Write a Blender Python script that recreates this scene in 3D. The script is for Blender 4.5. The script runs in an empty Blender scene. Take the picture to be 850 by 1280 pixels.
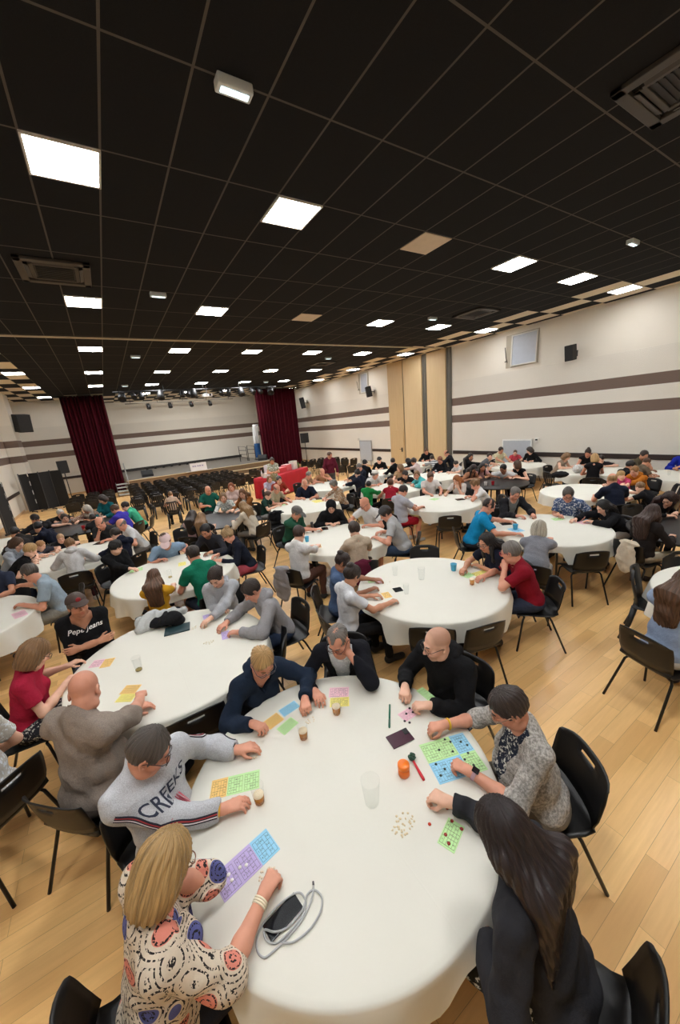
import bpy, bmesh, math, random
import numpy as np
from mathutils import Vector, Matrix
from mathutils.bvhtree import BVHTree
R0 = random.Random(7)
SC = bpy.context.scene
COL = SC.collection
rad = math.radians

# ------------------------------------------------------------------ camera solution (pixels of the 850x1280 frame -> world metres)
YAW, PIT, ROLL, FPX = .5437, .2783, -.09449, 452.4
CX, CY, CZ = 425., 656., 2.80
_w = np.array([math.sin(YAW)*math.cos(PIT), math.cos(YAW)*math.cos(PIT), -math.sin(PIT)])
_r = np.array([math.cos(YAW), -math.sin(YAW), 0.]); _u = np.cross(_r, _w)
_r, _u = math.cos(ROLL)*_r+math.sin(ROLL)*_u, -math.sin(ROLL)*_r+math.cos(ROLL)*_u
CAM = np.array([0, 0, CZ])
def ray(x, y): return _w+(x-CX)/FPX*_r-(y-CY)/FPX*_u
def at(x, y, z):
    d = ray(x, y); return CAM+d*((z-CZ)/d[2])
def onx(x, y, X):
    d = ray(x, y); return CAM+d*(X/d[0])
def ony(x, y, Y):
    d = ray(x, y); return CAM+d*(Y/d[1])
H = 5.39
XL, XR, YB, YF = -3.9, 13.25, 27.0, -3.0
YS = 30.0            # back of the stage
TZ = .755            # top of a tablecloth

# ------------------------------------------------------------------ materials
def lin(c):
    if max(c) > 1.001: c = [v/255 for v in c[:3]]
    return tuple((v/12.92 if v <= .04045 else ((v+.055)/1.055)**2.4) for v in c[:3])+(1,)
_M = {}
class NT:
    def __init__(s, name):
        s.m = bpy.data.materials.new(name); s.m.use_nodes = True; s.t = s.m.node_tree
        s.b = s.t.nodes['Principled BSDF']; s.o = s.t.nodes['Material Output']
    def n(s, typ, **kw):
        nd = s.t.nodes.new(typ)
        for k, v in kw.items():
            if k[0] == '_': nd.inputs[k[1:].replace('_', ' ')].default_value = v
            else: setattr(nd, k, v)
        return nd
    def l(s, a, b): s.t.links.new(a, b)
    def coord(s, kind='Object'): return s.n('ShaderNodeTexCoord').outputs[kind]
    def noise(s, scale, detail=3, vec=None, rough=.5):
        nd = s.n('ShaderNodeTexNoise'); nd.inputs['Scale'].default_value = scale; nd.inputs['Detail'].default_value = detail; nd.inputs['Roughness'].default_value = rough
        s.l(vec if vec is not None else s.coord(), nd.inputs['Vector']); return nd.outputs['Fac']
    def mix(s, fac, a, b, mode='MIX'):
        nd = s.n('ShaderNodeMix', data_type='RGBA', blend_type=mode)
        for i, v in ((0, fac), (6, a), (7, b)):
            if isinstance(v, (int, float, tuple)): nd.inputs[i].default_value = v
            else: s.l(v, nd.inputs[i])
        return nd.outputs[2]
    def ramp(s, fac, stops, interp='LINEAR'):
        nd = s.n('ShaderNodeValToRGB'); cr = nd.color_ramp; cr.interpolation = interp
        while len(cr.elements) < len(stops): cr.elements.new(.5)
        for e, (p, c) in zip(cr.elements, stops): e.position = p; e.color = c if len(c) == 4 else (*c, 1)
        s.l(fac, nd.inputs[0]); return nd.outputs[0]
    def math(s, op, a, b=None, c=None):
        nd = s.n('ShaderNodeMath', operation=op)
        for i, v in enumerate((a, b, c)):
            if v is None: continue
            if isinstance(v, (int, float)): nd.inputs[i].default_value = v
            else: s.l(v, nd.inputs[i])
        return nd.outputs[0]
    def bump(s, h, strength=.2, dist=.01):
        nd = s.n('ShaderNodeBump'); nd.inputs['Strength'].default_value = strength; nd.inputs['Distance'].default_value = dist
        s.l(h, nd.inputs['Height']); s.l(nd.outputs[0], s.b.inputs['Normal'])
    def col(s, v):
        if isinstance(v, tuple): s.b.inputs['Base Color'].default_value = v
        else: s.l(v, s.b.inputs['Base Color'])
    def set(s, **kw):
        for k, v in kw.items(): s.b.inputs[k.replace('_', ' ')].default_value = v
        return s
def cached(f):
    def g(*a):
        k = (f.__name__,)+a
        if k not in _M: _M[k] = f(*a)
        return _M[k]
    return g
@cached
def mplain(c, rough=.5, metal=0., bump=0.):
    t = NT('plain'); c = lin(c)
    f = t.noise(9, 3); t.col(t.mix(f, tuple(v*.93 for v in c[:3])+(1,), tuple(min(1, v*1.07) for v in c[:3])+(1,)))
    t.set(Roughness=rough, Metallic=metal)
    if bump: t.bump(t.noise(220, 2), bump, .002)
    return t.m
@cached
def memit(c, s):
    t = NT('lit_panel'); t.set(Emission_Color=lin(c), Emission_Strength=s); t.col(lin((240, 240, 240))); return t.m
@cached
def mcloth(c, kind='plain'):
    t = NT('fabric_'+kind); c = lin(c); v = t.coord()
    dk = tuple(x*.72 for x in c[:3])+(1,); lt = tuple(min(1, x*1.14) for x in c[:3])+(1,)
    n1 = t.noise(14, 4, v, .6)
    base = t.mix(n1, dk, lt)
    if kind == 'marl':
        n2 = t.noise(260, 2, v); base = t.mix(t.ramp(n2, [(.35, (0, 0, 0)), (.65, (1, 1, 1))]), base, tuple(min(1, x*1.35) for x in c[:3])+(1,))
    elif kind == 'knit':
        n2 = t.noise(70, 3, v, .7); base = t.mix(t.ramp(n2, [(.4, (0, 0, 0)), (.6, (1, 1, 1))]), tuple(x*.62 for x in c[:3])+(1,), tuple(min(1, x*1.3) for x in c[:3])+(1,))
    elif kind == 'stripe':
        sp = t.n('ShaderNodeSeparateXYZ'); t.l(v, sp.inputs[0])
        w = t.math('FRACT', t.math('MULTIPLY', sp.outputs[2], 14.)); base = t.mix(t.math('LESS_THAN', w, .35), base, lin((70, 75, 85)))
    elif kind in ('floral', 'dots', 'paisley', 'print'):
        vo = t.n('ShaderNodeTexVoronoi'); vo.inputs['Scale'].default_value = {'floral': 24, 'dots': 12, 'paisley': 8.5, 'print': 17}[kind]; t.l(v, vo.inputs['Vector'])
        d = vo.outputs['Distance']
        if kind == 'dots': base = t.mix(t.ramp(d, [(0, (1, 1, 1)), (.36, (1, 1, 1)), (.4, (0, 0, 0)), (.47, (0, 0, 0)), (.5, (1, 1, 1))]), lin((95, 120, 115)), base)
        elif kind == 'paisley':
            d2 = t.math('MULTIPLY', d, 44.); ring = t.math('GREATER_THAN', t.math('SINE', d2), .55)
            pink = t.mix(t.math('LESS_THAN', d, .36), base, lin((222, 138, 120)))
            sep = t.n('ShaderNodeSeparateColor'); t.l(vo.outputs['Color'], sep.inputs[0])
            pink = t.mix(t.math('MULTIPLY', t.math('LESS_THAN', d, .40), t.math('GREATER_THAN', sep.outputs[0], .6)), pink, lin((92, 96, 150)))
            dash = t.math('GREATER_THAN', t.noise(120, 1, v), .47)
            base = t.mix(t.math('MULTIPLY', ring, dash), pink, lin((44, 40, 40)))
        else:
            other = lin((225, 230, 235)) if kind == 'print' else lin((205, 205, 195))
            n3 = t.noise(38, 3, v, .7); base = t.mix(t.math('GREATER_THAN', n3, .56), base, other)
    t.col(base); t.set(Roughness=.9)
    t.b.inputs['Specular IOR Level'].default_value = .2
    a = t.math('ADD', t.math('MULTIPLY', t.noise(30, 3, v), 1.), t.math('MULTIPLY', t.noise(400, 1, v), .25))
    a = t.math('ADD', a, t.math('MULTIPLY', t.noise(11, 2, v), 1.4)); t.bump(a, .62, .011)
    return t.m
@cached
def mskin(c):
    t = NT('skin'); at_ = t.n('ShaderNodeAttribute', attribute_name='tint')
    n = t.noise(35, 4); c = lin(c)
    base = t.mix(n, tuple(x*.9 for x in c[:3])+(1,), tuple(min(1, x*1.08) for x in c[:3])+(1,))
    t.col(t.mix(1., base, at_.outputs['Color'], 'MULTIPLY')); t.set(Roughness=.5)
    t.b.inputs['Specular IOR Level'].default_value = .35
    t.bump(t.noise(300, 2), .12, .002); return t.m
@cached
def mhair(c):
    t = NT('hair'); c = lin(c)
    at_ = t.n('ShaderNodeAttribute', attribute_name='strand')
    n = t.noise(1., 4, at_.outputs['Vector'], .65)
    t.col(t.mix(t.ramp(n, [(.3, (0, 0, 0)), (.7, (1, 1, 1))]), tuple(x*.38 for x in c[:3])+(1,), tuple(min(1, x*1.45) for x in c[:3])+(1,)))
    t.set(Roughness=.45); t.bump(n, .8, .008); return t.m
@cached
def mglass(c=(245, 248, 248)):
    t = NT('clear_plastic'); gl = t.n('ShaderNodeBsdfGlossy'); gl.inputs[0].default_value = (.9, .92, .92, 1); gl.inputs['Roughness'].default_value = .25; tr = t.n('ShaderNodeBsdfTransparent'); tr.inputs[0].default_value = (.985, .988, .985, 1); lw = t.n('ShaderNodeLayerWeight'); lw.inputs[0].default_value = .22
    mx = t.n('ShaderNodeMixShader'); t.l(t.math('ADD', t.math('MULTIPLY', t.math('POWER', lw.outputs['Facing'], 3.), .45), .02), mx.inputs[0]); t.l(tr.outputs[0], mx.inputs[1]); t.l(gl.outputs[0], mx.inputs[2]); t.l(mx.outputs[0], t.o.inputs[0]); return t.m

@cached
def mdrink(c):
    t = NT('drink'); t.col(lin(c)); t.set(Roughness=.1); tr = t.n('ShaderNodeBsdfTransparent'); tr.inputs[0].default_value = tuple(min(1, .5+v*.6) for v in lin(c)[:3])+(1,); mx = t.n('ShaderNodeMixShader'); mx.inputs[0].default_value = .42
    t.l(tr.outputs[0], mx.inputs[1]); t.l(t.b.outputs[0], mx.inputs[2]); t.l(mx.outputs[0], t.o.inputs[0]); return t.m
# ------------------------------------------------------------------ meshes and objects
def link(name, me, mat=None, parent=None, loc=None, rz=None, M=None):
    o = bpy.data.objects.new(name, me); COL.objects.link(o)
    if me is not None and mat is not None and not me.materials:
        for m in (mat if isinstance(mat, (list, tuple)) else [mat]): me.materials.append(m)
    if parent is not None: o.parent = parent
    if loc is not None: o.location = loc
    if rz is not None: o.rotation_euler = (0, 0, rz)
    if M is not None: o.matrix_local = M
    return o
def tag(o, label=None, cat=None, group=None, kind=None):
    for k, v in (('label', label), ('category', cat), ('group', group), ('kind', kind)):
        if v: o[k] = v
    return o
def thing(name, label, cat, loc=(0, 0, 0), rz=0., group=None):
    o = bpy.data.objects.new(name, None); COL.objects.link(o); o.empty_display_size = .1
    o.location = loc; o.rotation_euler = (0, 0, rz)
    return tag(o, label, cat, group)
def copy_tree(o, parent=None):
    c = o.copy(); COL.objects.link(c)
    if parent is not None: c.parent = parent
    for ch in list(o.children): copy_tree(ch, c)
    return c
def mesh(verts, faces, smooth=True, name='m'):
    me = bpy.data.meshes.new(name)
    me.from_pydata([tuple(map(float, v)) for v in verts], [], [tuple(f) for f in faces]); me.validate(); me.update()
    if smooth: me.polygons.foreach_set('use_smooth', [True]*len(me.polygons))
    return me
class B:
    """collects shapes into one mesh"""
    def __init__(s): s.v = []; s.f = []; s.sm = []; s.mi = []
    def add(s, v, f, smooth=True, mi=0):
        o = len(s.v); s.v += [tuple(map(float, p)) for p in v]; s.f += [tuple(i+o for i in q) for q in f]; s.sm += [smooth]*len(f); s.mi += [mi]*len(f); return s
    def box(s, c, d, R=None, bev=0., mi=0):
        x, y, z = [k/2 for k in d]; bv = min(bev, x*.9, y*.9, z*.9)
        if bv <= 0:
            v = [(-x, -y, -z), (x, -y, -z), (x, y, -z), (-x, y, -z), (-x, -y, z), (x, -y, z), (x, y, z), (-x, y, z)]
            f = [(0, 3, 2, 1), (4, 5, 6, 7), (0, 1, 5, 4), (1, 2, 6, 5), (2, 3, 7, 6), (3, 0, 4, 7)]
        else:
            bm = bmesh.new(); bmesh.ops.create_cube(bm, size=1.)
            for q in bm.verts: q.co = Vector((q.co.x*2*x, q.co.y*2*y, q.co.z*2*z))
            bmesh.ops.bevel(bm, geom=bm.edges[:], offset=bv, segments=2, affect='EDGES', profile=.6)
            bm.verts.index_update(); v = [tuple(q.co) for q in bm.verts]; f = [tuple(q.index for q in p.verts) for p in bm.faces]; bm.free()
        if R is not None: v = [tuple(R @ Vector(p)) for p in v]
        return s.add([(p[0]+c[0], p[1]+c[1], p[2]+c[2]) for p in v], f, False, mi)
    def tube(s, pts, r, n=8, mi=0, closed=False, cap=True):
        pts = [Vector(p) for p in pts]; m = len(pts); rs = r if isinstance(r, (list, tuple)) else [r]*m
        v = []; f = []; prev = None
        for i, p in enumerate(pts):
            if closed: d = pts[(i+1) % m]-pts[i-1]
            else: d = pts[min(i+1, m-1)]-pts[max(i-1, 0)]
            d.normalize()
            if prev is None: a = d.orthogonal().normalized()
            else:
                a = prev-d*prev.dot(d)
                a = a.normalized() if a.length > 1e-6 else d.orthogonal().normalized()
            prev = a; b = d.cross(a)
            for k in range(n):
                t = 2*math.pi*k/n; v.append(p+(a*math.cos(t)+b*math.sin(t))*rs[i])
        for i in range(m if closed else m-1):
            for k in range(n):
                i2 = (i+1) % m; f.append((i*n+k, i*n+(k+1) % n, i2*n+(k+1) % n, i2*n+k))
        s.add(v, f, True, mi)
        if cap and not closed:
            o = len(s.v)-len(v); s.f += [tuple(o+k for k in reversed(range(n))), tuple(o+(m-1)*n+k for k in range(n))]; s.sm += [False]*2; s.mi += [mi]*2
        return s
    def lathe(s, prof, n=24, c=(0, 0, 0), mi=0, smooth=True):
        v = []; f = []; m = len(prof)
        for r, z in prof:
            for k in range(n):
                t = 2*math.pi*k/n; v.append((c[0]+r*math.cos(t), c[1]+r*math.sin(t), c[2]+z))
        for i in range(m-1):
            for k in range(n): f.append((i*n+k, i*n+(k+1) % n, (i+1)*n+(k+1) % n, (i+1)*n+k))
        if prof[0][0] > 1e-4: f.append(tuple(reversed(range(n))))
        if prof[-1][0] > 1e-4: f.append(tuple((m-1)*n+k for k in range(n)))
        return s.add(v, f, smooth, mi)
    def ball(s, c, r, n=10, mi=0):
        r = (r, r, r) if isinstance(r, (int, float)) else r
        v = []; f = []
        for i in range(n+1):
            a = math.pi*i/n
            for k in range(2*n):
                t = math.pi*k/n; v.append((c[0]+r[0]*math.sin(a)*math.cos(t), c[1]+r[1]*math.sin(a)*math.sin(t), c[2]-r[2]*math.cos(a)))
        for i in range(n):
            for k in range(2*n): f.append((i*2*n+k, i*2*n+(k+1) % (2*n), (i+1)*2*n+(k+1) % (2*n), (i+1)*2*n+k))
        return s.add(v, f, True, mi)
    def me(s, name='m', auto=None):
        me = bpy.data.meshes.new(name); me.from_pydata(s.v, [], s.f)
        me.polygons.foreach_set('use_smooth', s.sm); me.polygons.foreach_set('material_index', s.mi); me.update(); return me
    def obj(s, name, mat, parent=None, **kw): return link(name, s.me(name), mat, parent, **kw)
def shell(P, keep, th):
    """thick sheet from a grid of points P[i][j]; keep(i,j) drops cells"""
    n, m = len(P), len(P[0]); P = np.array(P, float)
    gu = np.gradient(P, axis=0); gv = np.gradient(P, axis=1); N = np.cross(gu, gv); N /= np.linalg.norm(N, axis=2, keepdims=True)+1e-9
    Q = P-N*th; v = np.concatenate([P.reshape(-1, 3), Q.reshape(-1, 3)]); o = n*m; f = []
    K = [[keep(i, j) for j in range(m-1)] for i in range(n-1)]
    ok = lambda i, j: 0 <= i < n-1 and 0 <= j < m-1 and K[i][j]
    for i in range(n-1):
        for j in range(m-1):
            if not K[i][j]: continue
            a, b, c, d = i*m+j, (i+1)*m+j, (i+1)*m+j+1, i*m+j+1
            f.append((a, b, c, d)); f.append((a+o, d+o, c+o, b+o))
            if not ok(i, j-1): f.append((a, a+o, b+o, b))
            if not ok(i, j+1): f.append((c, c+o, d+o, d))
            if not ok(i-1, j): f.append((d, d+o, a+o, a))
            if not ok(i+1, j): f.append((b, b+o, c+o, c))
    return mesh(v, f)

# ------------------------------------------------------------------ implicit surfaces -> one continuous mesh
def V3(*a): return np.array(a, float)
def unit(v): return v/(np.linalg.norm(v)+1e-12)
class Fld:
    def __init__(s, lo, hi, h):
        s.h = h; s.lo = np.array(lo, float); n = np.ceil((np.array(hi)-s.lo)/h).astype(int)+1; s.n = n
        s.ax = [s.lo[i]+h*np.arange(n[i]) for i in range(3)]; s.F = np.full(n, .3, np.float32)
    def sub(s, lo, hi):
        a = np.clip(np.floor((lo-s.lo)/s.h).astype(int), 0, s.n); b = np.clip(np.ceil((hi-s.lo)/s.h).astype(int)+1, 0, s.n)
        sl = tuple(slice(a[i], b[i]) for i in range(3))
        X, Y, Z = (s.ax[i][sl[i]].reshape([-1 if j == i else 1 for j in range(3)]) for i in range(3))
        return sl, X, Y, Z
    def put(s, sl, d, k, neg):
        f = s.F[sl]
        if d.size == 0: return
        d = d.astype(np.float32)
        if not neg:
            q = np.maximum(k-np.abs(f-d), 0)/k if k > 0 else 0
            s.F[sl] = np.minimum(f, d)-(q*q*k/4 if k > 0 else 0)
        else:
            d = -d; q = np.maximum(k-np.abs(f-d), 0)/k if k > 0 else 0
            s.F[sl] = np.maximum(f, d)+(q*q*k/4 if k > 0 else 0)
    def cap(s, a, b, ra, rb, k=.02, neg=False, flat=None):
        a = np.array(a, float); b = np.array(b, float); m = max(ra, rb)+k+3*s.h
        sl, X, Y, Z = s.sub(np.minimum(a, b)-m, np.maximum(a, b)+m); ab = b-a; L = ab @ ab+1e-12
        t = np.clip(((X-a[0])*ab[0]+(Y-a[1])*ab[1]+(Z-a[2])*ab[2])/L, 0, 1)
        d = np.sqrt((X-a[0]-t*ab[0])**2+(Y-a[1]-t*ab[1])**2+(Z-a[2]-t*ab[2])**2)-(ra+(rb-ra)*t)
        if flat:
            u = ab/math.sqrt(L); d = np.maximum(d, (X-b[0])*u[0]+(Y-b[1])*u[1]+(Z-b[2])*u[2])
        s.put(sl, d, k, neg)
    def ell(s, c, r, R=None, k=.02, neg=False):
        c = np.array(c, float); r = np.array(r, float); m = max(r)+k+3*s.h
        sl, X, Y, Z = s.sub(c-m, c+m); X, Y, Z = X-c[0], Y-c[1], Z-c[2]
        if R is not None: x, y, z = (R[0, i]*X+R[1, i]*Y+R[2, i]*Z for i in range(3))
        else: x, y, z = X, Y, Z
        k0 = np.sqrt((x/r[0])**2+(y/r[1])**2+(z/r[2])**2); k1 = np.sqrt((x/r[0]**2)**2+(y/r[1]**2)**2+(z/r[2]**2)**2)+1e-9
        s.put(sl, k0*(k0-1)/k1, k, neg)
    def plane(s, p, n):
        """drop everything on the side n points to"""
        X, Y, Z = (s.ax[i].reshape([-1 if j == i else 1 for j in range(3)]) for i in range(3))
        s.F = np.maximum(s.F, ((X-p[0])*n[0]+(Y-p[1])*n[1]+(Z-p[2])*n[2]).astype(np.float32))
    def fn(s, f):
        X, Y, Z = (s.ax[i].reshape([-1 if j == i else 1 for j in range(3)]) for i in range(3))
        s.F = f(s.F, X, Y, Z).astype(np.float32)
    def nets(s):
        F = s.F; F[0] = F[-1] = .1; F[:, 0] = F[:, -1] = .1; F[:, :, 0] = F[:, :, -1] = .1
        S = F < 0; c = np.zeros([k-1 for k in F.shape], np.uint8); cor = [(i, j, k) for i in (0, 1) for j in (0, 1) for k in (0, 1)]
        for i, j, k in cor: c += S[i:S.shape[0]-1+i, j:S.shape[1]-1+j, k:S.shape[2]-1+k]
        A = np.argwhere((c > 0) & (c < 8))
        if len(A) == 0: return np.zeros((0, 3)), np.zeros((0, 4), int)
        idx = np.full(c.shape, -1, np.int32); idx[tuple(A.T)] = np.arange(len(A))
        val = np.stack([F[A[:, 0]+i, A[:, 1]+j, A[:, 2]+k] for i, j, k in cor], 1); cc = np.array(cor, float)
        acc = np.zeros((len(A), 3)); cnt = np.zeros(len(A))
        for a in range(8):
            for b in range(a+1, 8):
                if np.abs(cc[a]-cc[b]).sum() != 1: continue
                va, vb = val[:, a], val[:, b]; m = (va < 0) != (vb < 0); t = np.where(m, va/(va-vb+(va == vb)), 0)
                acc += np.where(m[:, None], cc[a]+t[:, None]*(cc[b]-cc[a]), 0); cnt += m
        v = s.lo+s.h*(A+acc/cnt[:, None]); fs = []
        for ax in range(3):
            o1, o2 = (ax+1) % 3, (ax+2) % 3
            sa = [slice(None)]*3; sb = [slice(None)]*3; sa[ax] = slice(0, -1); sb[ax] = slice(1, None)
            E = np.argwhere(S[tuple(sa)] != S[tuple(sb)])
            E = E[(E[:, o1] > 0) & (E[:, o2] > 0) & (E[:, o1] < S.shape[o1]-1) & (E[:, o2] < S.shape[o2]-1)]
            ins = S[tuple(E.T)]; q = []
            for d1, d2 in ((-1, -1), (0, -1), (0, 0), (-1, 0)):
                C = E.copy(); C[:, o1] += d1; C[:, o2] += d2; q.append(idx[tuple(C.T)])
            q = np.stack(q, 1); q[~ins] = q[~ins][:, ::-1]; fs.append(q)
        return v, np.concatenate(fs)
    def me(s, wob=0., seed=0, hair=None):
        v, f = s.nets(); me = bpy.data.meshes.new('m')
        nv, nf = len(v), len(f)
        me.vertices.add(nv); me.vertices.foreach_set('co', v.astype(np.float32).ravel())
        me.loops.add(nf*4); me.loops.foreach_set('vertex_index', f.astype(np.int32).ravel())
        me.polygons.add(nf); me.polygons.foreach_set('loop_start', np.arange(nf, dtype=np.int32)*4)
        me.update(calc_edges=True)
        if wob or hair is not None:
            N = np.empty(nv*3, np.float32); me.vertices.foreach_get('normal', N); N = N.reshape(-1, 3)
            rs = np.random.RandomState(seed); d = np.zeros(nv)
            if hair is not None:
                c, R, amp = hair; q = (v-c) @ R
                an = np.arctan2(q[:, 0], -q[:, 1]-.02)
                sv = np.stack([9*np.cos(an), 9*np.sin(an), 7*np.linalg.norm(q-np.array([0, -.03, .1]), axis=1)+q[:, 2]*3], 1)*1.6
                al = me.attributes.new('strand', 'FLOAT_VECTOR', 'POINT'); al.data.foreach_set('vector', sv.astype(np.float32).ravel())
                d += amp*(np.sin(an*23+2.5*np.sin(q[:, 2]*31+seed))*.6+np.sin(an*41+q[:, 2]*26+seed)*.4)
            if wob:
                for fr in (22, 37, 61):
                    k = rs.normal(size=(3,)); k = k/np.linalg.norm(k)*fr; k2 = rs.normal(size=3)*14
                    d += wob*(22/fr)**.7*np.sin(v @ k+1.6*np.sin(v @ k2+rs.rand()*6)+rs.rand()*6)
            v = v+N*d[:, None]; me.vertices.foreach_set('co', v.astype(np.float32).ravel())
        me.polygons.foreach_set('use_smooth', np.ones(nf, bool)); me.update()
        return me
# ------------------------------------------------------------------ people
SKIN = dict(a=(216, 164, 136), b=(198, 142, 112), c=(228, 180, 154), d=(156, 106, 80), r=(214, 152, 126))
HAIRC = dict(black=(26, 22, 22), dark=(48, 36, 30), brown=(86, 60, 42), light=(134, 100, 66), blond=(186, 148, 96), grey=(120, 114, 108), white=(205, 200, 190), red=(140, 74, 40), saltdark=(84, 76, 70))
TABLES = {}
LAPS = {}
def rot_xyz(yaw, pitch, roll=0):
    return np.array(Matrix.Rotation(yaw, 3, 'Z') @ Matrix.Rotation(pitch, 3, 'X') @ Matrix.Rotation(roll, 3, 'Y'))
def ik(S, W, l1, l2, pref, ok):
    d = W-S; L = np.linalg.norm(d); mx = .985*(l1+l2)
    if L > mx: W = S+d*(mx/L); d = W-S; L = mx
    L = max(L, .12); u = unit(d); a = (l1*l1-l2*l2+L*L)/(2*L); h = math.sqrt(max(l1*l1-a*a, 0))
    e1 = unit(np.cross(u, [.3, .2, .9])); e2 = np.cross(u, e1); best = None
    for i in range(36):
        t = i*math.pi/18; p = e1*math.cos(t)+e2*math.sin(t); E = S+u*a+p*h
        sc = p @ pref-ok(E)
        if best is None or sc > best[0]: best = (sc, E)
    return best[1], W
FING = dict(rest=(22, 30, 20), fist=(70, 85, 55), flat=(8, 10, 8), pinch=(48, 50, 30), grip=(40, 55, 40), point=(60, 80, 60))
def hand(F, Wr, f, n, sd, pose, s, rmin, k):
    f = unit(f); n = unit(n-f*(n @ f)); sd = unit(sd-f*(sd @ f)-n*(sd @ n)); R = lambda r: max(r*s, rmin)
    for j, (off, ln, out) in enumerate(((.031, .074, .088), (.011, .082, .092), (-.010, .076, .088), (-.029, .060, .080))):
        K = Wr+f*out*s+sd*off*s-n*.004*s
        F.cap(Wr+sd*off*.55*s+f*.012*s, K, R(.0145), R(.0115), .012)
        a = 0.; p = K; c = FING[pose]
        if pose == 'point' and j == 0: c = (12, 12, 8)
        sp = sd*(.05*(1-j*.66)); r = [.0094, .0086, .0078, .0070]
        for q in range(3):
            a += rad(c[q]*(1+.08*j)); d = unit(f*math.cos(a)+n*math.sin(a)+sp); e = p+d*ln*s*(.45, .30, .25)[q]
            F.cap(p, e, R(r[q]), R(r[q+1]), k); p = e
    p = Wr+f*.028*s+sd*.024*s+n*.004*s; cu = {'fist': .9, 'pinch': .8, 'grip': .8, 'point': .8}.get(pose, .3)
    d = unit(f*.62+sd*(.75-.35*cu)+n*(.25+.4*cu)); e = p+d*.042*s; F.cap(Wr+f*.01*s+sd*.012*s, p, R(.016), R(.0145), .012); F.cap(p, e, R(.0135), R(.0108), .006)
    d2 = unit(f*.85+sd*(.25-.5*cu)+n*(.2+.4*cu)); F.cap(e, e+d2*.034*s, R(.0105), R(.0085), .004)
def torso(F, T, off, kk=.045, g=1., gs=1., bust=0., belly=0.):
    sp = T['sp']
    R = T['Rt']; s = T['s']
    F.ell(sp(.05), ((.165*g+off)*s, (.125*g+off)*s, (.12+off)*s), R, kk)
    F.ell(sp(.36)+R[:, 1]*(.02+.03*belly)*s, ((.142*g+off)*s, (.108*g+.05*belly+off)*s, (.16+off)*s), R, kk)
    F.ell(sp(.68)+R[:, 1]*.01*s, ((.150*gs+off)*s, (.108*gs+off)*s, (.17+off)*s), R, kk)
    F.cap(T['S'][0]*.9+T['N']*.1-R[:, 2]*.01, T['S'][1]*.9+T['N']*.1-R[:, 2]*.01, (.062*gs+off)*s, (.062*gs+off)*s, kk)
    for i in (0, 1): F.cap(T['N']+R[:, 1]*-.012+R[:, 2]*.030*s, T['S'][i], (.046+off)*s, (.05+off)*s, kk)
    if bust:
        for x in (-.072, .072): F.ell(sp(.62)+R[:, 0]*x*s+R[:, 1]*(.085*gs)*s, ((.07+off)*s, (.065*bust+off)*s, (.07+off)*s), R, .035)
def head_field(F, hp, R, s, k=1., nk=None):
    e = lambda c, r, kk=.02, neg=False: F.ell(hp(*c), [q*s for q in r], R, kk*k, neg)
    c = lambda a, b, ra, rb, kk=.012, neg=False: F.cap(hp(*a), hp(*b), ra*s, rb*s, kk*k, neg)
    e((0, -.018, .035), (.076, .096, .090)); e((0, .022, -.045), (.058, .068, .078), .03)
    e((0, .058, -.098), (.026, .024, .022), .025)
    for x in (-1, 1):
        e((.046*x, .050, -.028), (.024, .024, .024), .025); e((.052*x, .012, -.085), (.02, .035, .022), .03)
        e((.031*x, .098, .006), (.019, .018, .013), .012, True)
        e((.031*x, .074, .006), (.017, .014, .012), .006)
        e((.079*x, -.010, -.008), (.010, .021, .033), .006)
        e((.084*x, -.006, -.006), (.007, .012, .020), .005, True)
        c((.012*x, .094, -.034), (.013*x, .090, -.036), .0085, .008, .008)
    c((-.032, .080, .026), (.032, .080, .026), .011, .011, .015)
    c((0, .088, .012), (0, .110, -.028), .009, .0125, .012)
    c((-.016, .084, -.062), (.016, .084, -.062), .0075, .0075, .006); c((-.013, .083, -.075), (.013, .083, -.075), .0085, .0085, .006)
    c((-.022, .093, -.0685), (.022, .093, -.0685), .0022, .0022, .002, True)
def paint(me, Hc, R, s, opt):
    n = len(me.vertices); v = np.empty(n*3, np.float32); me.vertices.foreach_get('co', v); v = (v.reshape(-1, 3)-Hc) @ R/s
    t = np.ones((n, 3)); x, y, z = v.T
    blob = lambda cx, cy, cz, r: np.exp(-(((x-cx)**2+(y-cy)**2+(z-cz)**2)/(r*r)))
    def m(w, c):
        nonlocal t
        w = np.clip(w, 0, 1)[:, None]; t = t*(1-w)+t*w*np.array(c)
    on = (np.abs(z) < .16) & (np.abs(x) < .12)
    m(on*np.clip(blob(0, .09, -.068, .02)*1.3, 0, 1)*(np.abs(z+.068) < .018), (.82, .52, .5))
    for q in (-.045, .045): m(on*blob(q, .06, -.03, .035)*.6, (1., .82, .8))
    m(on*blob(0, .11, -.03, .02)*.6, (1., .82, .78)); 
    for q in (-.031, .031): m(on*blob(q, .085, .012, .02)*.5, (.8, .7, .68))
    bc = opt.get('stub')
    if bc: m(on*np.clip((y-.0)/.03, 0, 1)*np.clip((-.048-z)/.012, 0, 1)*(1-blob(0, .09, -.068, .02)), bc)
    hc = opt.get('scalp')
    if hc: m(on*np.clip((z-.02-.35*(y))/.02, 0, 1)*np.clip((.055-y)/.03, 0, 1)*.8, hc)
    a = me.color_attributes.new('tint', 'FLOAT_COLOR', 'POINT'); a.data.foreach_set('color', np.concatenate([t, np.ones((n, 1))], 1).astype(np.float32).ravel())
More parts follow.
